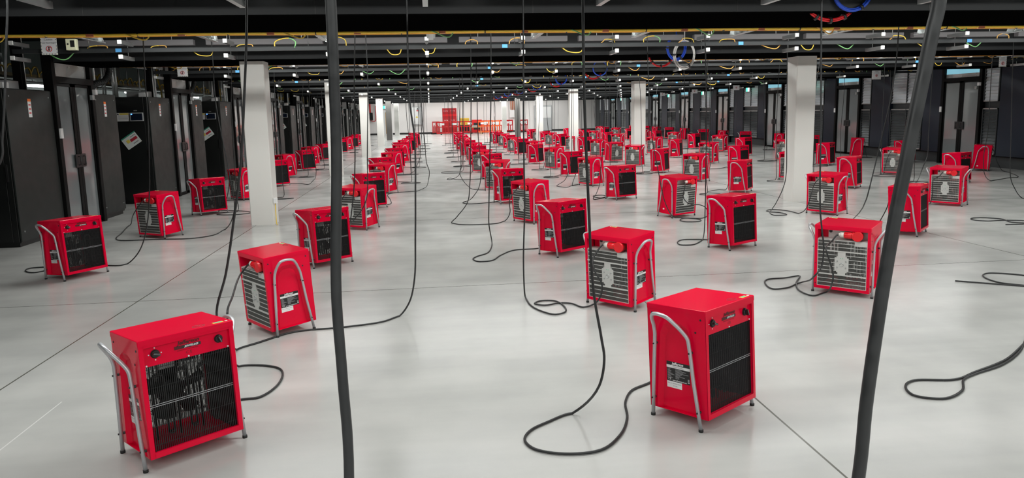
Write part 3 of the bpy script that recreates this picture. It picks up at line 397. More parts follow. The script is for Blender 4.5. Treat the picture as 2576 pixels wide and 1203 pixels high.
for k, g in enumerate(GY):
    nmx = ORD[max(k-2, 0)]
    if k < 1: continue
    if k >= 2:
        dor = aisle_door(XR, g-.80, g+.80, -1, '%s black framed glazed double door on the right wall' % nmx, blue=True)
    else: dor = aisle_door(XR, g-.80, g+.80, -1, 'glazed double door past the right picture edge', blue=True)
    who = ('past the %s right glazed door' % nmx) if k > 1 else 'nearer than the first right glazed door'
    p = MB(); p.bbox(XR+.0, XR+.1, g+.86, g+1.62, .33, 3.0, 'navy'); gang('wall_panel', 'dark navy wall panel %s, farther side' % who, 'panel', p, 'navy wall panels')
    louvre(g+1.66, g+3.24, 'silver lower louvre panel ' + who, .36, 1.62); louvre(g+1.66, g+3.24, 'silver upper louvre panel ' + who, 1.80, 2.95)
    p = MB(); p.bbox(XR+.0, XR+.1, g+3.28, g+4.32, .33, 3.0, 'navy'); gang('wall_panel', 'wide dark navy panel beyond the louvres %s' % who, 'panel', p, 'navy wall panels')
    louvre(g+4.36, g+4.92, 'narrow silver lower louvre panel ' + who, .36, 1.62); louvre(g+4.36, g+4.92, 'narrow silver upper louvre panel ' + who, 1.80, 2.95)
    # exit sign
    if k in (3, 4, 5, 6, 8):
        o = empty('exit_sign', (XR-.25, g+2.2, 2.50), math.pi, label='lit green and white exit sign %s' % who, cat='sign', group='lit exit signs')
        MB().bbox(-.02, .02, -.2, .2, 0, .2, 'housing', .004).build('case', o)
        s = MB()
        for yy0 in (-.022, .0205):
            s.box(-.17, -.01, yy0-.0, yy0+.0015, .02, .18, 'exit_green') if False else None
        s.box(-.022, -.02, -.19, .0, .01, .19, 'exit_green'); s.box(-.022, -.02, 0, .19, .01, .19, 'exit_white'); s.box(.02, .022, -.19, .0, .01, .19, 'exit_green'); s.box(.02, .022, 0, .19, .01, .19, 'exit_white')
        s.build('lit_face', o); MB().cyl((0, 0, .2), (0, 0, 1.0), .008, 'zinc', 6).build('hanger', o)

# ------------------------------------------------------------------ columns
for x, y, lab, m_ in ((-2.84, 12.6, 'white square column, nearest of the left row', 'column'), (-2.84, 22.3, 'white column directly behind the thick hanging cable', 'column'),
        (-2.80, 32.4, 'white square column, third of the left row', 'column'), (-2.82, 42.6, 'white square column, fourth of the left row', 'column'),
        (-2.86, 52.5, 'dark grey column of the left row near the exit door', 'column_dark'), (-2.75, 62.4, 'farthest white column of the left row', 'column'),
        (6.93, 13.1, 'white square column, nearest of the right row', 'column'), (6.74, 23.2, 'white square column, second of the right row', 'column'),
        (6.42, 32.4, 'white square column, third of the right row', 'column'), (6.42, 42.6, 'white square column, fourth of the right row', 'column'),
        (6.32, 52.6, 'dark grey column of the right row', 'column_dark'), (6.36, 62.5, 'farthest white column, beside the red barriers', 'column')):
    b = MB(); b.bbox(x-.19, x+.19, y-.19, y+.19, 0, 3.5, m_, .012); gang('column', lab, 'column', b)

o = empty('socket_box', (-2.62, 12.46, 0), 0, label='small white socket box with yellow conduit on the nearest left column', cat='socket')
b = MB(); b.bbox(-.025, .04, -.06, .0, .36, .45, 'label_white', .008); b.build('box', o); b = MB(); b.tube([(0, -.03, .36), (0, -.03, .01), (.03, -.10, .01)], .008, 'earth_yellow', 6); b.build('conduit', o)
# ------------------------------------------------------------------ ceiling bays
ZB = 2.69
def fin_bracket():
    b = MB(); b.box(-.30, -.08, -.045, .045, -.03, .09, 'duct'); b.box(-.30, .46, -.03, .03, -.068, -.062, 'zinc'); b.box(-.30, -.29, -.03, .03, -.065, .09, 'zinc')
    for i in range(3):
        M_ = Matrix.Translation((.02+i*.15, 0, -.005)) @ Matrix.Rotation(-.45, 4, 'Y'); b.box(-.004, .004, -.055, .055, -.058, .058, 'zinc', M_); b.box(.004, .08, -.055, .055, .052, .058, 'zinc', M_)
    b.cyl((-.2, 0, .05), (-.2, 0, .66), .006, 'zinc', 6); return b.mesh('bracket')
def strut_bracket():
    b = MB()
    for z in (.10, -.10):
        b.box(-.02, .02, -.22, .20, z-.031, z-.028, 'zinc'); b.box(-.021, -.018, -.22, .20, z-.031, z+.021, 'zinc'); b.box(.018, .021, -.22, .20, z-.031, z+.021, 'zinc')
        b.cyl((0, .1, z-.03), (0, .1, z+.02), .012, 'zinc', 6)
    b.cyl((0, .04, -.12), (0, .04, .745), .005, 'zinc', 6); return b.mesh('bracket')
FIN = fin_bracket(); STR = strut_bracket()
CAPM = MB().bbox(-.026, .026, -.235, -.215, .074, .128, 'cap_white', .002).bbox(-.026, .026, -.235, -.215, -.128, -.074, 'cap_white', .002).mesh('end_cap')
CAPZ = [MB().bbox(-.027, .027, -.238, -.214, z_-.027, z_+.027, 'cap_white', .002).mesh('end_cap') for z_ in (.10, -.10)]
LEADS = []
for i in range(5):
    rr_ = random.Random(i); cols = [('earth_yellow', 'earth_green'), ('earth_orange', 'earth_orange'), ('earth_yellow', 'earth_orange'), ('earth_green', 'earth_yellow'), ('earth_orange', 'earth_yellow')][i]
    h_ = [.085, .07, .03, .10, .05][i]; w2 = [.12, .10, .13, .09, .12][i]; sgn = 1
    P_ = catmull([(-w2, 0, -.02), (-w2*(.95-.12*i), .01, h_*.55), (w2*(.3-.15*i), .02, h_), (w2*.9, .0, h_*(.5+.05*i)), (w2*(.8+.08*i), -.01, -.02)], 5)
    b = MB(); n = len(P_)//2; b.tube(P_[:n+1], .0068, cols[0], 6); b.tube(P_[n:], .0068, cols[1], 6); LEADS.append(b.mesh('earth_lead'))
    P_ = catmull([(-w2*1.2, 0, .0), (-w2*(.2+.1*i), -.02, -.03-h_*.4), (w2*(.3+.1*i), .0, -.045-h_*.2), (w2, 0, .01)], 5)
    b = MB(); b.tube(P_, .0062, cols[1], 6); LEADS.append(b.mesh('earth_lead'))
XS = [round(-5.6+1.4*i, 2) for i in range(0, 15)]
for k in range(-2, NB):
    yb = 6.98+PITCH*k; ry = 11.0+PITCH*(k-1); w_ = ORD[k] if k >= 0 else None
    far = k > 5
    lab = ('wide black ceiling beam spanning the room, %s from the camera' % w_) if k >= 0 else 'black ceiling beam above and behind the viewer'
    o = empty('ceiling_beam', (0, yb, ZB), label=lab, cat='beam', group='black ceiling beams' if k >= 0 else 'beams behind the viewer')
    b = MB(); b.box(-5.75, 15.2, 0, 1.30, 0, .81, 'beam'); b.build('girder', o); b = MB(); b.box(-5.75, 15.2, -.012, -.001, .012, .78, 'beam_lit_side'); b.box(-5.75, 15.2, 1.301, 1.312, .012, .78, 'beam_lit_side'); [b.box(q, q+.006, -.014, -.012, .012, .78, 'black_plastic') for q in range(-5, 15, 2)]; b.build('lit_side_skin', o)  # thin side skins carry the lighter tone of lit beam faces
    if k < 0: continue
    # slim rail in front of the beam with its fittings
    o = empty('ceiling_rail', (0, ry, 2.755), label='slim dark rail hung before the %s black beam' % w_, cat='rail', group='slim ceiling rails')
    b = MB(); b.box(-5.7, 15.1, -.022, .022, -.025, .03, 'rail'); b.box(-5.7, 15.1, -.03, .03, .03, .034, 'rail'); b.build('channel', o)
    b = MB()
    for x in range(-5, 16, 3): b.cyl((x+.3, 0, .03), (x+.3, 0, .745), .006, 'zinc', 6)
    b.build('hanger_rods', o)
    # pale trunking lengths
    if k < 6:
        for i, x0 in enumerate((-5.2, -3.3, -1.4, .5, 2.4, 4.3, 6.2, 8.1, 10.0, 11.9)):
            if any(x0-.25 < cx < x0+1.97 and abs(ry+.67-cy) < .3 for cx, cy in ((-2.84, 12.6), (-2.84, 22.3), (-2.8, 32.4), (-2.82, 42.6), (6.93, 13.1), (6.74, 23.2), (6.42, 32.4), (6.42, 42.6))): continue
            b = MB(); b.bbox(x0, x0+1.72, ry+.62, ry+.72, 2.885, 2.965, 'trunk'); [b.cyl((hx, ry+.67, 2.965), (hx, ry+.67, 3.5), .005, 'zinc', 5) for hx in (x0+.3, x0+1.4)]; gang('trunking_length', 'pale grey trunking lengths in line before the %s black beam' % w_, 'trunking', b, 'trunking before beam %s' % w_)
    for i, x in enumerate(XS):
        if k > 8 and i % 2: continue
        sb = bpy.data.objects.new('strut_bracket', STR); COL.objects.link(sb); sb.location = (x, ry, 2.755); 
        tag(sb, 'galvanised strut bracket with white end caps on the %s slim rail' % w_, 'bracket', 'strut brackets on rail %s' % w_)
        for cm in CAPZ:
            c_ = bpy.data.objects.new('end_cap', cm); COL.objects.link(c_); c_.parent = sb
    if k <= 4:
        for i, x in enumerate(XS):
            fb = bpy.data.objects.new('fin_bracket', FIN); COL.objects.link(fb); fb.location = (x+.06, yb-2.55, 2.84); fb.rotation_euler = (0, 0, math.pi/2)
            tag(fb, 'zinc angle bracket with three bent fins before the %s black beam' % w_, 'bracket', 'finned brackets before beam %s' % w_)
        for i in range(30 if k else 0):
            x = -5.2+i*.66+random.uniform(-.15, .15); li = random.choice((0, 1, 2, 3, 4)); uppr = random.random() < .62; LM = LEADS[li*2+(0 if uppr else 1)]
            e = bpy.data.objects.new('earth_lead', LM); COL.objects.link(e); e.location = (x, ry+random.uniform(-.03, .04), 2.795 if uppr else 2.735)
            s_ = random.uniform(.85, 1.45); e.scale = (s_, 1, s_)
            tag(e, 'short loop of green and yellow earth wire on the %s slim rail' % w_, 'wire', 'earth wire loops on rail %s' % w_)
        for i in range(26):
            x = -5.4+i*.78+random.uniform(-.2, .2)
        for x in (-4.6+.3*k, .95+.2*k, 4.9-.1*k, 8.4+.2*k, 12.0-.3*k):
            t_ = MB().bbox(-.04, .04, -.034, -.024, -.022, .028, 'blue_tag', .002).build('cable_tag', None, (x, ry, 2.755)); tag(t_, 'small blue tag on the front of the %s slim rail' % w_, 'tag', 'blue tags on rail %s' % w_)
    # yellow bundle
    if k <= 4:
        yy = yb+2.0
        o = empty('yellow_cable_bundle', (0, yy, 2.758), label='yellow cable bundle running across behind the %s black beam' % w_, cat='cable', group='yellow cable bundles')
        b = MB()
        P_ = [(x, .01*math.sin(x*3), .004*math.sin(x*2.1)) for x in [i*.5-5.6 for i in range(42)]]
        b.tube(P_, .017, 'bundle', 8); b.tube([(x, y+.02, z+.018) for x, y, z in P_], .010, 'bundle', 6); b.tube([(x, y+.05, z-.016) for x, y, z in P_], .008, 'earth_orange', 6); b.build('cables', o)
        b = MB()
        for i in range(21):
            x = -5.3+i; b.cyl((x, .015, .002), (x+.012, .015, .002), .030, 'black_plastic', 8); b.bbox(x+.45, x+.53, -.02, .03, -.022, .012, 'terminal', .002)
        b.build('ties', o)
        b = MB(); b.box(-5.7, 15.1, .02, .06, .034, .06, 'rail'); b.box(-5.7, 15.1, .30, .33, .03, .05, 'rail'); b.build('support_wires', o)
        for i in range(12):
            x = -5.0+i*1.65+random.uniform(-.2, .2); P_ = catmull([(0, 0, .03), (.12, -.03, -.03), (.3, .02, -.06-.04*random.random()), (.38, .05, .05)], 5)
            e = MB(); e.tube(P_, .008, random.choice(['earth_yellow', 'earth_green', 'earth_orange']), 6)
            t_ = e.build('loose_earth_wire', None, (x, yy-.02, 2.78)); tag(t_, 'loose earth wire drooping from the %s yellow bundle' % w_, 'wire', 'drooping wires at bundle %s' % w_)
for (xx, yy) in LIGHTS:  # includes housings for the lamp row added at the far wall
    o = empty('light_fitting', (xx, yy, 3.25), label='long strip light housing high between the beams', cat='light', group='strip lights between the beams')
    MB().bbox(-2.15, 2.15, -.14, .14, .002, .07, 'housing').build('housing', o)
    b = MB(); [b.cyl((q, 0, .07), (q, 0, .249), .006, 'zinc', 6) for q in (-1.8, 1.8)]; b.build('suspension', o)
# rings of coiled cable
def coil(c, R_, m_, n, th, label, a0=0., a1=2*math.pi, ties=3, name='cable_coil', squash=1., name2=False):
    o = empty(name, c, label=label, cat='cable')
    rnd = random.Random(int(c[1]*10)); b = MB()
    for i in range(n):
        dy = rnd.uniform(-th, th); dr = rnd.uniform(-th, th)
        b.torus((0, dy, 0), R_+dr, .0085 if m_ != 'coil_white' else .0065, m_, n=34, a0=a0, a1=a1, sx=squash)
    b.build('coiled_strands', o); b = MB()
    for i in range(ties):
        a = a0+(a1-a0)*(i+.5)/ties; r_ = R_
        b.cyl((math.cos(a)*r_*squash-math.sin(a)*.012, 0, math.sin(a)*r_+math.cos(a)*.012), (math.cos(a)*r_*squash+math.sin(a)*.012, 0, math.sin(a)*r_-math.cos(a)*.012), th*1.3+.012, 'black_plastic', 10)
    if name2: t = MB(); t.cyl((0, 0, R_), (0, 0, 3.5-c[2]), .008, m_, 6); t.build('cable_tail', o)
    b.build('ties', o); return o
coil((4.0, 7.04, 2.865), .245, 'coil_red', 8, .017, 'red cable coil hanging below the nearest black beam', squash=1.15, a0=math.pi*1.24, a1=math.pi*1.76)
coil((4.16, 6.93, 2.895), .19, 'coil_blue', 7, .014, 'blue cable coil cut by the top edge above the red one')
coil((4.03, 11.72, 2.765), .185, 'coil_blue', 8, .02, 'large blue cable coil beside the white coil', squash=.8, name2=True)
coil((4.11, 11.55, 2.64), .215, 'coil_white', 9, .022, 'white cable coil hanging lowest, left of the near right column', squash=.78, name2=True)
coil((4.03, 12.5, 2.73), .215, 'coil_red', 7, .018, 'red cable coil arc under the second black beam', a0=math.pi*1.08, a1=math.pi*1.92)
for k in range(2, 8):
    y = 6.98+PITCH*k
    coil((4.0, y+.25, 2.75), .2, 'coil_red', 5, .014, 'small red cable coil under the %s black beam' % ORD[k], ties=2, a0=math.pi*1.12, a1=math.pi*1.88)
    coil((4.1, y-.05, 2.78), .17, 'coil_blue', 5, .014, 'small blue cable coil before the %s black beam' % ORD[k], ties=2)
# hung warning signs
def warn_sign(x, y, z, label, rx=0., w2=.105, h2=.135):
    o = empty('warning_sign', (x, y, z), rx, label=label, cat='sign', group='hanging white warning signs')
    b = MB(); b.bbox(-w2, w2, -.003, .003, -h2, h2, 'sign_white', .001)
    for i in range(11):
        u = -w2+.004+i*(2*w2-.008)/11
        for zz in (-h2+.004, h2-.014): b.box(u, u+.012, -.0045, -.003, zz, zz+.010, 'text_black' if i % 2 else 'sign_cream')
    for i in range(12):
        u = -h2+.004+i*(2*h2-.008)/12
        for xx in (-w2+.003, w2-.011): b.box(xx, xx+.008, -.0045, -.003, u, u+.012, 'text_black' if i % 2 else 'sign_cream')
    b.build('board', o)
    t = MB(); fn = lambda dx, dz: (lambda X, Y: (X+dx, -.0048, Y+dz))
    put_text(t, 'Caution', .035, 'text_black', fn(0, .07)); put_text(t, 'Low Head Height', .024, 'text_black', fn(0, .025))
    t.build('lettering', o)
    t = MB(); t.torus((0, -.005, -.055), .036, .004, 'sign_red', 'y', 24, 5); t.box(-.010, .006, -.0055, -.004, -.08, -.045, 'text_black'); t.cyl((-.002, -.0055, -.035), (-.002, -.004, -.035), .009, 'text_black', 10)
    t.tube([(-.025, -.006, -.08), (.025, -.006, -.03)], .003, 'sign_red', 5); t.build('symbol', o)
    t = MB()
    for q in (-w2*.7, w2*.7): t.cyl((q, 0, h2), (q, 0, h2+.2), .002, 'zinc', 5)
    t.build('wires', o)
warn_sign(-5.19, 10.93, 2.84, 'white warning sign hung above the nearest left glazed door')
warn_sign(-5.1, 16.15, 2.80, 'white warning sign above the second left glazed door')
warn_sign(-5.0, 21.4, 2.80, 'white warning sign above the third left glazed door')
warn_sign(13.55, 16.15, 2.74, 'white warning sign hung near the right picture edge', .1)
for i, (yy, w_) in enumerate(((21.4, 'second'), (26.6, 'third'), (31.8, 'fourth'), (37.0, 'fifth'), (42.3, 'sixth'))): warn_sign(13.75, yy, 2.72, 'white warning sign by the %s right glazed door' % w_, .1, .16, .17)
b = MB(); b.bbox(-.06, .07, -.04, .04, -.10, .05, 'sign_cream'); b.box(.0, .055, -.042, -.04, -.06, .03, 'text_black'); b.cyl((-.03, -.045, -.02), (-.03, -.04, -.02), .012, 'text_black', 8)
tag(b.build('junction_box', None, (-4.88, 10.9, 2.86)), 'cream open junction box beside the hanging sign at upper left', 'box')
# ------------------------------------------------------------------ far end of the hall
def barrier(x, y, rz, label, m_='barrier', up_=False):
    o = empty('plastic_barrier', (x, y, 0), rz, label=label, cat='barrier', group='red plastic barriers at the far wall')
    b = MB(); W_ = 1.0; H_ = 1.02; z0_ = .09
    def bar(x0, x1, z0b, z1b): b.bbox(x0, x1, -.025, .025, z0b, z1b, m_, .008)
    bar(-W_, W_, z0_+H_-.10, z0_+H_); bar(-W_, W_, z0_, z0_+.12); bar(-W_, W_, z0_+.52, z0_+.60)
    for i in range(9): bar(-W_+i*(2*W_-.07)/8, -W_+.07+i*(2*W_-.07)/8, z0_+.12, z0_+.52)
    for i in range(5): bar(-W_+i*(2*W_-.10)/4, -W_+.10+i*(2*W_-.10)/4, z0_+.60, z0_+H_-.10)
    b.build('panel', o)
    r = MB(); r.box(-.72, -.32, -.028, -.026, z0_+.72, z0_+.88, 'label_white'); r.box(.32, .72, -.028, -.026, z0_+.72, z0_+.88, 'label_white'); r.build('reflector', o)
    for s_ in (-.6, .6):
        f = MB(); f.bbox(s_-.06, s_+.06, -.28, .28, 0, .09, 'rubber', .02); f.build('foot', o)
    return o
barrier(.55, 65.9, 1.25, 'red plastic barrier at the left end, turned side on')
barrier(1.55, 62.6, .05, 'red plastic barrier in front of the tall red cabinet')
barrier(3.0, 64.2, -.3, 'red plastic barrier right of the tall red cabinet')
barrier(4.7, 66.1, .1, 'red plastic barrier in the middle behind the workbench')
barrier(5.1, 63.4, .0, 'bright orange plastic barrier right of the middle', 'barrier_orange')
barrier(6.6, 65.3, .5, 'red plastic barrier leaning toward the farthest white column')
barrier(8.3, 65.0, 1.0, 'red plastic barrier at the right end past the column')
o = empty('equipment_cabinet', (1.75, 64.6, 0), 0, label='tall red steel cabinet among the far barriers', cat='cabinet')
b = MB(); b.bbox(-.62, .62, -.35, .35, .05, 2.25, 'deep_red', .02); b.build('body', o)
for s_ in (-1, 1):
    d = MB(); a, c_ = (-.60, -.01) if s_ < 0 else (.01, .60); d.bbox(a, c_, -.375, -.352, .10, 2.2, 'deep_red', .006)
    for z in (2.0, 1.2):
        for q in range(4): d.box(a+.1+q*.1, a+.14+q*.1, -.378, -.375, z-.02*(q % 2), z+.03, 'label_white')
    d.build('door', o)
b = MB(); b.box(-.61, .61, -.382, -.376, 1.55, 1.72, 'barrier'); b.build('stripe', o)
o = empty('portable_generator', (3.1, 65.7, 0), 0, label='yellow and black site machine right of the tall red cabinet', cat='machine')
b = MB(); b.bbox(-.4, .4, -.35, .35, .12, .75, 'black_plastic', .03); b.build('body', o); b = MB(); b.bbox(-.42, .42, -.3, .3, .75, 1.35, 'orange_yellow', .03); b.build('hood', o)
b = MB(); [b.cyl((q, -.37, .14), (q, -.43, .14), .14, 'rubber', 14) for q in (-.28, .28)]; b.build('wheel', o)
o = empty('workbench', (3.9, 62.4, 0), 0, label='small wooden sawhorse bench before the red barriers', cat='bench')
b = MB(); b.bbox(-.5, .5, -.25, .25, .55, .60, 'wood'); b.build('top', o)
for sx in (-1, 1):
    for sy in (-1, 1): MB().tube([(sx*.38, sy*.05, .56), (sx*.46, sy*.24, 0)], .03, 'wood', 4).build('leg', o)
b = MB(); b.bbox(-.25, .2, -.2, .2, 0, .14, 'silver_box'); tag(b.build('tool_case', None, (3.85, 62.4, .602)), 'grey tool case standing on the wooden sawhorse bench', 'case')
o = empty('red_heater_trolley', (4.1, 64.0, 0), 0, label='red cabinet with a black opening behind the sawhorse bench', cat='machine')
b = MB(); b.bbox(-.42, .42, -.3, .3, .1, 1.2, 'barrier', .01); b.build('body', o); MB().box(-.30, .30, -.306, -.300, .35, .95, 'black_plastic').build('grille', o)
o = empty('distribution_board', (-1.05, 66.84, 0), 0, label='pale grey electrical board on the far wall, left of centre', cat='electrical board')
b = MB(); b.bbox(-.55, .45, -.15, .15, .85, 2.45, 'silver_box', .02); b.build('case', o)
d = MB(); d.bbox(-.50, .12, -.175, -.152, .90, 2.40, 'label_white', .005); d.box(-.1, .12, -.178, -.175, 2.05, 2.15, 'sign_red'); d.poly([(-.2, -.178, 1.45), (.05, -.178, 1.45), (-.075, -.178, 1.66)], 'paper_yellow'); d.poly([(-.08, -.178, 2.2), (.08, -.178, 2.2), (0, -.178, 2.36)], 'text_black'); d.build('door', o)
b = MB(); [b.cyl((q, 0, 2.45), (q, 0, 3.5), .03, 'post', 8) for q in (-.4, .3)]; [b.cyl((q, 0, 0), (q, 0, .85), .02, 'post', 8) for q in (-.4,)]; b.build('conduit', o)
o = empty('control_cupboard', (10.4, 66.84, 0), 0, label='pale cupboard with yellow triangle on the far wall, right', cat='electrical board')
b = MB(); b.bbox(-.8, .8, -.15, .15, .05, 2.35, 'silver_box', .02); b.build('case', o); d = MB(); d.bbox(-.72, .72, -.175, -.152, 1.2, 2.2, 'label_white', .005); d.poly([(-.3, -.178, 1.6), (-.05, -.178, 1.6), (-.17, -.178, 1.8)], 'paper_yellow'); d.build('door', o)
o = empty('wall_panel_box', (7.6, 66.9, 0), 0, label='small white wall box under three orange pipes', cat='electrical board')
b = MB(); b.bbox(-.28, .28, -.1, .1, 1.3, 2.0, 'label_white', .02); b.build('case', o); b = MB(); [b.cyl((q, 0, 2.0), (q, 0, 3.4), .04, 'terminal', 8) for q in (-.15, 0, .15)]; b.build('pipe', o)
o = empty('hose_reel', (-5.25, 66.88, 0), 0, label='black box with red pipe on the far wall', cat='wall box')
b = MB(); b.bbox(-.3, .2, -.12, .1, 1.35, 2.0, 'black_plastic', .01); b.build('case', o); b = MB(); b.cyl((-.05, 0, 2.0), (-.05, 0, 3.4), .09, 'coil_red', 10); b.tube(catmull([(.0, 0, 1.35), (.05, 0, 1.27), (.4, 0, 1.27), (.45, 0, 1.4), (.45, 0, 2.6)], 4), .03, 'coil_red', 8); b.build('pipe', o)
o = empty('wall_notice', (-6.6+.05, 66.95, 0), 0, label='white notice with red extinguisher panels on the far wall at left', cat='notice')
b = MB(); b.bbox(-.35, .25, -.03, .03, .2, 2.6, 'label_white', .004); b.box(-.28, .2, -.034, -.03, 1.7, 1.85, 'sign_red'); b.box(-.3, .22, -.034, -.03, .75, 1.25, 'sign_red'); b.build('board', o)
o = empty('door_%d' % (DN[0]+1), (-3.95, 66.95, 0), 0, kind='structure')
b = MB(); b.bbox(-.6, .6, -.04, .04, 0, 2.1, 'label_white', .01); b.bbox(.0, .45, -.05, -.041, .1, 2.0, 'wood', .004); b.build('door_leaf', o)
b = MB(); b.bbox(-.4, .4, -.06, .1, 2.3, 2.62, 'housing', .005); b.box(-.38, .0, -.063, -.06, 2.32, 2.6, 'exit_green'); b.box(.0, .38, -.063, -.06, 2.32, 2.6, 'exit_white')
tag(b.build('exit_sign', None, (-3.95, 66.9, 0)), 'green exit sign over the far door at left', 'sign')

# ------------------------------------------------------------------ fan heater
S_, T_, Z0, HB, W2, D2 = .0546, -.0548, .057, .62, .2465, .1975
def TB(x, y, z): return (x, y+S_*z, Z0+z+T_*y)
def sheet(mb, P, m_): mb.poly(P, m_)
def heater_body(detail):
    b = MB(); w, d, h, t = W2, D2, HB, .012
    # top lid with folded edge
    b.bbox(-w-.003, w+.003, -d-.003, d+.003, h-.030, h, 'red', .003)
    # side panels: outer skin with a recess between the legs
    for s_ in (-1, 1):
        X = s_*w; XI = s_*(w-.020)
        outer = [(-.150, 0), (-.095, .46), (-.070, .505), (-.03, .525), (.045, .525), (.085, .505), (.110, .46), (.150, 0)]
        inner = [(-.125, 0), (-.075, .43), (-.055, .47), (-.02, .49), (.035, .49), (.065, .47), (.087, .43), (.122, 0)]
        n = len(outer)
        for i in range(n-1):
            a, c_, e, g = outer[i], outer[i+1], inner[i+1], inner[i]
            P = [(X, a[0], a[1]), (X, c_[0], c_[1]), (XI, e[0], e[1]), (XI, g[0], g[1])]
            b.poly(P if s_ > 0 else P[::-1], 'red')
        P = [(XI, q[0], q[1]) for q in inner]; b.poly(P if s_ < 0 else P[::-1], 'red')
        # flat skin around the recess
        zt = h-.03
        F = [[(-d, 0), (-.150, 0), (-.095, .46), (-d, .46)], [(-d, .46), (-.095, .46), (-.070, .505), (-d, .505)], [(-d, .505), (-.070, .505), (-.03, .525), (-.03, zt), (-d, zt)],
             [(-.03, .525), (.045, .525), (.045, zt), (-.03, zt)], [(.045, .525), (.085, .505), (d, .505), (d, zt), (.045, zt)], [(.085, .505), (.110, .46), (d, .46), (d, .505)], [(.110, .46), (.150, 0), (d, 0), (d, .46)]]
        for q in F:
            P = [(X, y, z) for y, z in q]; b.poly(P if s_ > 0 else P[::-1], 'red')
        # front and back flanges, returned inward
        b.box(min(X, X-s_*.024), max(X, X-s_*.024), -d-.0005, -d+.002, 0, zt, 'red'); b.box(min(X-s_*.022, X-s_*.024), max(X-s_*.022, X-s_*.024), -d, -d+.018, 0, zt, 'red')
        b.box(min(X, X-s_*.026), max(X, X-s_*.026), d-.002, d+.0005, 0, zt, 'red'); b.box(min(X-s_*.024, X-s_*.026), max(X-s_*.024, X-s_*.026), d-.10, d, .46, zt, 'red')
        # inner skin of the red case, darkened to stand in for shade
        xi = s_*(w-.0225); P = [(xi, -d+.02, 0), (xi, d-.02, 0), (xi, d-.02, zt), (xi, -d+.02, zt)]; b.poly(P if s_ < 0 else P[::-1], 'inside_shade')
        if detail:
            for y_, z_ in ((-.165, .565), (.165, .565), (-.13, .49), (.15, .49)): b.cyl((X, y_, z_), (X+s_*.002, y_, z_), .006, 'black_plastic', 8)
    # bottom tray and rims
    b.box(-w+.001, w-.001, -d, d, 0, .004, 'red'); b.box(-w+.022, w-.022, -d-.0005, -d+.002, 0, .030, 'red'); b.box(-w+.022, w-.022, -d, -d+.018, .028, .030, 'red')
    b.box(-w+.022, w-.022, d-.002, d+.0005, 0, .028, 'red')
    b.box(-w+.022, w-.022, -d-.0005, -d+.002, h-.044, h-.03, 'red'); b.box(-w+.022, w-.022, d-.002, d+.0005, h-.042, h-.03, 'red')
    # electrical compartment shelf and inner wall
    b.box(-w+.023, w-.023, -d+.02, d-.10, .482, .484, 'inside_shade'); b.box(-w+.023, w-.03, d-.11, d-.108, .47, h-.04, 'red')
    b.xf(TB); return b.mesh('body')
def control_panel(detail):
    b = MB(); w = W2-.022; b.box(-w, w, -D2+.014, -D2+.018, .475, HB-.03, 'red')
    if detail:
        for x, z in ((-w+.012, .482), (0, .482), (w-.012, .482)): b.cyl((x, -D2+.0135, z), (x, -D2+.009, z), .0045, 'label_white', 8)
    b.xf(TB); return b.mesh('control_panel')
def front_grille(n, thick):
    b = MB(); w = W2-.026; y = -D2+.014
    for i in range(n):
        x = -w+2*w*i/(n-1); b.box(x-thick/2, x+thick/2, y, y+.003, .03, .476, 'black_wire')
    for z in (.06, .16, .36, .46): b.box(-w, w, y+.003, y+.0055, z-.0012, z+.0012, 'black_wire')
    for z in (.262, .272): b.box(-w, w, y-.0005, y+.0055, z-.0012, z+.0012, 'tube_grey' if n > 30 else 'black_wire')
    b.xf(TB); return b.mesh('front_grille')
def back_grille(detail):
    b = MB(); w = W2-.026; y = D2-.006; zb, zt = .028, .484
    for x0, x1 in ((-w, -w+.006), (w-.006, w)): b.box(x0, x1, y, y+.003, zb, zt, 'zinc_flat')
    bars = [.030, .067, .107, .150, .188, .226, .264, .302, .340, .378, .416, .452, .480]
    thick = {3: .010, 9: .010}
    for i, z in enumerate(bars):
        h_ = .0026 if i not in thick else .0055; b.box(-w, w, y-.001, y+(.0035 if i not in thick else .010), z-h_, z+h_, 'zinc_flat')
    n = 62 if detail else 24; tt = .0024 if detail else .0062
    for i in range(n):
        x = -w+2*w*(i+.5)/n; b.box(x-tt, x+tt, y, y+.0015, zb, zt-.002, 'fin')
    # corner plate below the plug
    b.box(-w, -w+.11, y, y+.004, .44, .484, 'zinc_flat')
    # motor plate, a stepped cross
    def pl(x0, x1, z0_, z1_, e=0.): b.box(x0, x1, y+.001, y+.0060+e, z0_, z1_, 'zinc_flat')
    pl(-.062, .062, .190, .318, .0006); pl(-.034, .034, .152, .376, .0003)
    pl(-.046, .046, .175, .33)
    if detail:
        for sx in (-1, 1):
            for z in (.225, .285): b.cyl((sx*.038, y+.006, z), (sx*.038, y+.014, z), .0065, 'zinc', 8)
        b.torus((0, y+.0075, .25), .016, .003, 'zinc', 'y', 16, 6)
        for sx in (-.010, .008): b.cyl((sx, y+.006, .312), (sx, y+.0075, .312), .004, 'sticker_green', 8)
        for sx in (-1, 1):
            for z in (.05, .25, .43): b.cyl((sx*(w+.013), D2, z), (sx*(w+.013), D2+.003, z), .0045, 'black_plastic', 8)
    b.xf(TB); return b.mesh('back_grille')
def socket_plate(detail):
    b = MB(); w = W2-.026; y = D2-.10
    b.box(-w, w-.07, y, y+.003, .486, HB-.044, 'zinc_flat'); b.box(-w, w, y, D2-.01, .484, .487, 'zinc_flat')
    b.cyl((.13, y+.003, .548), (.13, y+.006, .548), .016, 'black_plastic', 14)
    # red appliance inlet with its round flap
    b.bbox(-.155, -.075, y+.003, D2-.035, .50, .575, 'plug_red', .01)
    b.cyl((-.135, D2-.03, .536), (-.135, D2+.018, .536), .046, 'plug_red', 20)
    b.xf(TB); return b.mesh('power_inlet')
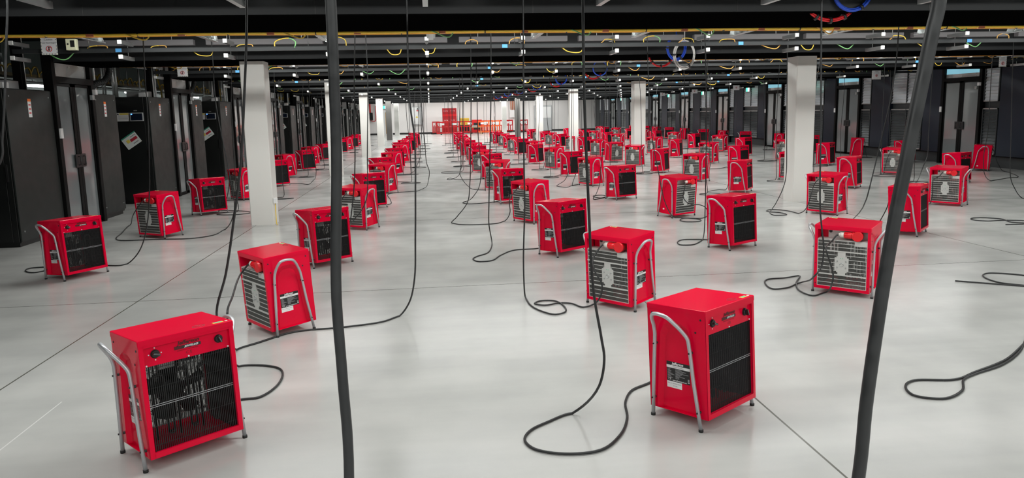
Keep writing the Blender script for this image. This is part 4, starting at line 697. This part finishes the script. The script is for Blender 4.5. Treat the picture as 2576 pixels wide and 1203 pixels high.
def plug_mesh():
    # lies along x; collar toward +x, so the cable leaves there
    b = MB(); y, z = D2-.012, .538
    b.cyl((-.095, y, z), (-.015, y, z), .030, 'plug_red', 18, r2=.027)
    b.cyl((-.100, y, z), (-.088, y, z), .036, 'plug_red', 18)
    for i in range(10):
        a = 2*math.pi*i/10; b.box(-.075, -.020, -.004, .004, .026, .031, 'plug_red', Matrix.Translation((0, y, z)) @ Matrix.Rotation(a, 4, 'X'))
    b.cyl((-.017, y, z), (.020, y, z), .0245, 'plug_white', 18); b.cyl((.020, y, z), (.034, y, z), .020, 'plug_white', 16, r2=.013)
    b.xf(TB); return b.mesh('plug')
def knob(x):
    b = MB(); y = -D2+.0135; z = .535
    b.cyl((x, y, z), (x, y-.006, z), .0225, 'black_plastic', 18); b.cyl((x, y-.006, z), (x, y-.013, z), .0215, 'black_plastic', 18, r2=.017)
    R_ = Matrix.Translation((x, y-.013, z)) @ Matrix.Rotation(.35 if x < 0 else 1.2, 4, 'Y'); b.bbox(-.018, .018, -.016, .0, -.0055, .0055, 'black_plastic', .001, R_)
    b.box(-.016, .016, -.0168, -.016, -.0008, .0008, 'tube_grey', R_)
    for a in range(4):
        q = a*math.pi/2; b.cyl((x+math.cos(q)*.031, y+.0005, z+math.sin(q)*.031), (x+math.cos(q)*.031, y-.0025, z+math.sin(q)*.031), .0032, 'label_white', 6) if x < 0 else None
    b.xf(TB); return b.mesh('knob')
def nameplate(detail):
    b = MB(); y = -D2+.0135
    b.box(-.068, .070, y-.0008, y+.001, .528, .545, 'text_black'); b.box(-.068, -.030, y-.001, y, .5285, .5445, 'text_dark')
    if detail:
        put_text(b, 'Jefferson', .028, 'text_dark', lambda X, Y: (X*1.15+.006, y-.001, Y+.559), shear=.25, bold=.001)
        put_text(b, 'JEFHTELD22', .0135, 'text_white', lambda X, Y: (X+.02, y-.0016, Y+.5365), shear=.2, bold=.0004)
        put_text(b, 'INDUSTRIAL FAN HEATER', .0095, 'text_dark', lambda X, Y: (X, y-.001, Y+.520)); put_text(b, 'C E', .021, 'text_dark', lambda X, Y: (X+.005, y-.001, Y+.502))
    b.xf(TB); return b.mesh('nameplate')
def rating_label(detail):
    b = MB(); X = -(W2-.020)-.0006; e = .0006
    def R(y0, y1, z0_, z1_, m_, k=0): b.poly([(X-k*e, y0, z0_), (X-k*e, y0, z1_), (X-k*e, y1, z1_), (X-k*e, y1, z0_)], m_)
    y0, y1 = -.072, .088; zt = .287
    R(y0, y1, .170, zt, 'label_black'); R(y0, y1, .250, .266, 'label_white', 1); R(-.015, y1, .132, .170, 'label_white')
    fn = lambda cy, cz, k: (lambda U, V: (X-k*e, cy-U, cz+V))
    if detail:
        put_text(b, 'Jefferson', .022, 'text_white', fn(.012, .2765, 1), shear=.25, bold=.0006)
        put_text(b, 'Technical Information', .0085, 'text_black', fn(.008, .258, 2))
        for i in range(9):
            z = .245-.0065*i; R(.082-[.020, .018, .026, .020, .034, .047, .022, .026, .036][i], .082, z-.003, z, 'label_grey', 1); R(.014-[.03, .06, .04, .075, .03, .02, .05, .012, .012][i], .028, z-.003, z, 'label_grey', 1)
        put_text(b, 'CE', .017, 'text_white', fn(.068, .183, 1)); put_text(b, 'www.jeffersontools.com', .0098, 'text_white', fn(.0, .178, 1), bold=.0003)
        R(-.068, -.055, .180, .184, 'text_white', 1); R(-.067, -.056, .187, .202, 'label_grey', 1)
        put_text(b, 'SERIAL NO.  JEFHTELD22-09066-01', .0062, 'text_black', fn(.037, .158, 1)); put_text(b, '09 - 2021', .0075, 'text_black', fn(.03, .144, 1))
    b.xf(TB); return b.mesh('rating_label')
def side_handle(s_, detail):
    x = s_
    P0 = [(.266, .165, .006), (.266, .162, .25), (.2665, .158, .47), (.268, .157, .50), (.283, .153, .55), (.316, .143, .605), (.332, .127, .632), (.338, .10, .642), (.340, .055, .642), (.336, .022, .632), (.318, -.008, .603), (.287, -.043, .555), (.269, -.066, .515), (.2665, -.075, .48), (.266, -.110, .27), (.266, -.164, .006)]
    P_ = [(x*a, y, z) for a, y, z in P0]
    P_ = [P_[0]]+catmull(P_[1:-1], 4 if detail else 2)+[P_[-1]]
    b = MB(); b.tube(P_, .0108, 'tube_grey', 12 if detail else 6)
    if detail:
        for (y, z) in ((.159, .44), (.164, .11), (-.083, .435), (-.145, .105)):
            b.cyl((x*.236, y, z), (x*.258, y, z), .008, 'black_plastic', 8); b.cyl((x*.276, y, z), (x*.281, y, z), .005, 'black_plastic', 8)
    return b.mesh('side_handle')
def rubber_foot(s_, y):
    b = MB(); b.cyl((s_*.266, y, 0), (s_*.266, y, .014), .0135, 'rubber', 12); return b.mesh('rubber_foot')
def heating_coil(x):
    b = MB()
    for dy in (0, .035):
        y = -D2+.06+dy; xx = x+dy*.3
        P_ = [(xx-.03, y, .07)]+[(xx-.03, y, .38)]+[(xx-.03*math.cos(a), y, .38+.03*math.sin(a)) for a in [i*math.pi/8 for i in range(1, 8)]]+[(xx+.03, y, .38), (xx+.03, y, .10)]+[(xx+.045-.015*math.cos(a), y, .10-.015*math.sin(a)) for a in [i*math.pi/6 for i in range(1, 6)]]+[(xx+.06, y, .10), (xx+.06, y, .36)]
        b.tube(P_, .0052, 'element', 7)
    b.xf(TB); return b.mesh('heating_element')
def fan_unit():
    b = MB(); b.cyl((0, .08, .25), (0, .16, .25), .062, 'black_plastic', 18); b.cyl((0, .05, .25), (0, .08, .25), .03, 'element', 14)
    for i in range(5):
        a = 2*math.pi*i/5; M_ = Matrix.Translation((0, .065, .25)) @ Matrix.Rotation(a, 4, 'Y') @ Matrix.Rotation(.5, 4, 'Z'); b.poly([tuple(M_ @ Vector(q)) for q in ((-.02, 0, .03), (.02, 0, .03), (.055, 0, .15), (.02, 0, .175), (-.04, 0, .16))], 'element')
        M2 = M_; b.poly([tuple(M_ @ Vector(q)) for q in ((-.04, .001, .16), (.02, .001, .175), (.055, .001, .15), (.02, .001, .03), (-.02, .001, .03))], 'element')
    b.box(-.03, .03, .16, .188, .06, .44, 'element'); b.box(-.11, -.03, -.05, .0, .41, .47, 'zinc_flat'); b.box(.02, .09, -.04, .02, .42, .47, 'black_plastic')
    b.xf(TB); return b.mesh('fan_motor')
def sticker():
    b = MB(); b.box(.150, .205, -.185, -.160, HB, HB+.001, 'sticker_yellow'); b.box(.156, .199, -.182, -.163, HB+.001, HB+.0016, 'sticker_green'); b.cyl((.222, -.175, HB), (.222, -.175, HB+.001), .008, 'label_white', 10)
    b.torus((.08, -.155, HB), .022, .0014, 'text_dark', 'z', 20, 4, sx=1.5); put_text(b, 'CE', .018, 'text_dark', lambda U, V: (U+.08, V-.155, HB+.0008)); b.xf(TB); return b.mesh('top_sticker')
def small_sticker():
    b = MB(); X = W2-.0194; b.box(X, X+.001, -.09, -.055, .06, .082, 'label_white'); b.xf(TB); return b.mesh('small_sticker')
MN = dict(body=heater_body(1), control_panel=control_panel(1), front_grille=front_grille(46, .0032), back_grille=back_grille(1), power_inlet=socket_plate(1), knob_a=knob(-.165), knob_b=knob(.165), nameplate=nameplate(1), rating_label=rating_label(1),
          hl=side_handle(-1, 1), hr=side_handle(1, 1), c1=heating_coil(-.15), c2=heating_coil(-.03), c3=heating_coil(.09), fan=fan_unit(), sticker=sticker(), small=small_sticker())
FT = {(s_, y): rubber_foot(s_, y) for s_ in (-1, 1) for y in (-.164, .165)}
MF = dict(body=heater_body(0), control_panel=control_panel(0), front_grille=front_grille(30, .0055), back_grille=back_grille(0), power_inlet=MN['power_inlet'], knob_a=MN['knob_a'], knob_b=MN['knob_b'], nameplate=nameplate(0), rating_label=rating_label(0), hl=side_handle(-1, 0), hr=side_handle(1, 0),
          dark=MB().box(-W2+.03, W2-.03, -.02, .02, .03, .46, 'inside_shade').xf(TB).mesh('fan_motor'))  # plain dark block stands in for the shaded inside of distant heaters
PLUG = plug_mesh()
def ob(name, me, parent):
    o = bpy.data.objects.new(name, me); COL.objects.link(o); o.parent = parent; return o
ROWTXT = {'Z': 'row along the left cabinets', 'A': 'row left of the bare central aisle', 'B': 'row right of the bare central aisle', 'C': 'second row right of the central aisle',
          'D': 'third row right of the central aisle', 'E': 'fourth row right of the central aisle', 'F': 'fifth row right of the central aisle', 'G': 'row against the right wall'}
SHOW = {'F': 'red heater, black grille showing', 'B': 'red heater, silver back showing', 'R': 'red heater angled left, silver back', 'S': 'red heater side on', 'G': 'red heater, black front turned left'}
CNT = {}
for n, ty, x, y, a in sorted(HEATERS, key=lambda q: (q[0][0], q[3])):
    row = n[0]; CNT[row] = CNT.get(row, 0)+1; w_ = ORD[CNT[row]-1]
    near = y < 19.0; Q = MN if near else MF
    h = empty('fan_heater', (x, y, 0), math.radians(a), label='%s, %s of the %s' % (SHOW[ty], w_, ROWTXT[row]), cat='fan heater', group='red fan heaters set out in rows')
    ob('body', Q['body'], h); cp = ob('control_panel', Q['control_panel'], h); ob('knob', Q['knob_a'], cp); ob('knob', Q['knob_b'], cp); ob('nameplate', Q['nameplate'], cp)
    ob('front_grille', Q['front_grille'], h); ob('back_grille', Q['back_grille'], h); ob('power_inlet', Q['power_inlet'], h); ob('rating_label', Q['rating_label'], h)
    for s_, m_ in ((-1, Q['hl']), (1, Q['hr'])):
        hd = ob('side_handle', m_, h)
        if near:
            for y_ in (-.164, .165): ob('rubber_foot', FT[(s_, y_)], hd)
    if near:
        for c_ in ('c1', 'c2', 'c3'): ob('heating_element', Q[c_], h)
        ob('fan_motor', Q['fan'], h); ob('sticker', Q['sticker'], h); ob('small_sticker', Q['small'], h)
    else: ob('fan_motor', Q['dark'], h)
# ------------------------------------------------------------------ power cables, one per heater
def cable_obj(n, pts, r, label, heater=None, sides=8, sub=7):
    yk = (pts[0][1]-6.93) % PITCH
    if pts[0][1] > 6.9 and yk < 1.4:      # drops from the underside of a beam
        pts = [q for q in pts if q[2] < 2.5]; pts.insert(0, Vector((pts[0][0], pts[0][1], 2.685)))
    o = empty('power_cable', (round(pts[-1][0], 3), round(pts[-1][1], 3), 0), label=label, cat='cable', group='black cables feeding the heaters')
    base = Vector(o.location); P_ = catmull([Vector(p)-base for p in pts], sub)
    for p in P_: p.z = max(p.z, r+.001)
    b = MB(); b.tube(P_, r, 'cable', sides); b.build('cable', o)
    if heater:
        q = ob('plug', PLUG, o); _, _, x, y, a = heater
        q.location = (x-base.x, y-base.y, 0); q.rotation_euler = (0, 0, math.radians(a)); tag(q, 'red plug with white collar')
    return o
HD = {h[0]: h for h in HEATERS}
def hl(h, lx, ly, z):
    a = math.radians(h[4]); c_, s_ = math.cos(a), math.sin(a); return Vector((h[2]+c_*lx-s_*ly, h[3]+s_*lx+c_*ly, z))
def plug_end(h):      # the cable leaves the white collar and bends down
    return [hl(h, .075, .262, .53), hl(h, .048, .227, .578), hl(h, .030, .219, .583)]
rank = {}; CN = {}
for n, ty, x, y, a in sorted(HEATERS, key=lambda q: (q[0][0], q[3])): CN[n[0]] = CN.get(n[0], 0)+1; rank[n] = ORD[CN[n[0]]-1]
for n, h in HD.items():
    lab = 'black power cable of the %s heater in the %s' % (rank[n], ROWTXT[n[0]])
    if n in TRACED:
        P_ = [Vector(p) for p in TRACED[n]][:-1]
        if P_[-1].z > .49 : P_ = P_[:-1]
        cable_obj(n, P_+plug_end(h), .0075, lab, h, 8, 6)
    else:
        rd = random.Random(n); y = h[3]; sx = -1 if n[0] in 'BCDEF' else 1
        if n[0] == 'G': sx = -1
        dx = sx*rd.uniform(.45, .85); dy = rd.uniform(-.3, .5); hx, hy = h[2]+dx, h[3]+dy
        if any(abs(hx-cx) < .75 and abs(hy-.2-cy) < .75 for cx, cy in ((-2.84, 22.3), (-2.8, 32.4), (-2.82, 42.6), (6.74, 23.2), (6.42, 32.4), (6.42, 42.6), (-2.86, 52.5), (6.32, 52.6))): hx, hy = h[2]-sx*.6, h[3]-.1
        P_ = [Vector((hx+rd.uniform(-.12, .12), hy, 3.05)), Vector((hx+rd.uniform(-.06, .06), hy, 2.0)), Vector((hx, hy, 1.0)), Vector((hx, hy-.03, .35))]
        r0 = rd.uniform(.16, .26); ang0 = rd.uniform(0, 6.28); loops = rd.choice([.9, 1.25, 1.6])
        cx, cy = hx, hy-.05; nst = int(loops*7)
        start = math.pi/2
        for i in range(nst):
            t = start+i/7*2*math.pi*(1 if rd.random() >= 0 else -1); P_.append(Vector((cx+math.cos(t)*r0*1.3, cy-.22+math.sin(t)*r0, .012+(.012 if i > 6 else 0))))
        P_ += [hl(h, .16, .50, .012), hl(h, .17, .36, .012), hl(h, .15, .29, .22), hl(h, .11, .275, .42)]+plug_end(h)
        cable_obj(n, P_, .0075, lab, h, 6 if y < 25 else 4, 4 if y < 25 else 3)
XL_ = {'X1': 'thick black cable hanging close to the camera, left of centre', 'X2': 'thick black cable slanting down close to the camera at right', 'X3': 'black cable hanging at the far left edge', 'X4': 'black cable looped on the floor at the lower right edge',
       'X5': 'black cable loop on the floor at the right edge, middle one', 'X6': 'flat black cable loop at the right edge, farthest one', 'X7': 'black cable hanging near the right edge before the blue panel'}
for n, lab in XL_.items():
    cable_obj(n, TRACED[n], {'X1': .0075, 'X2': .0078}.get(n, .0075), lab, None, 14 if n in ('X1', 'X2') else 8, 8)
bpy.context.view_layer.update()
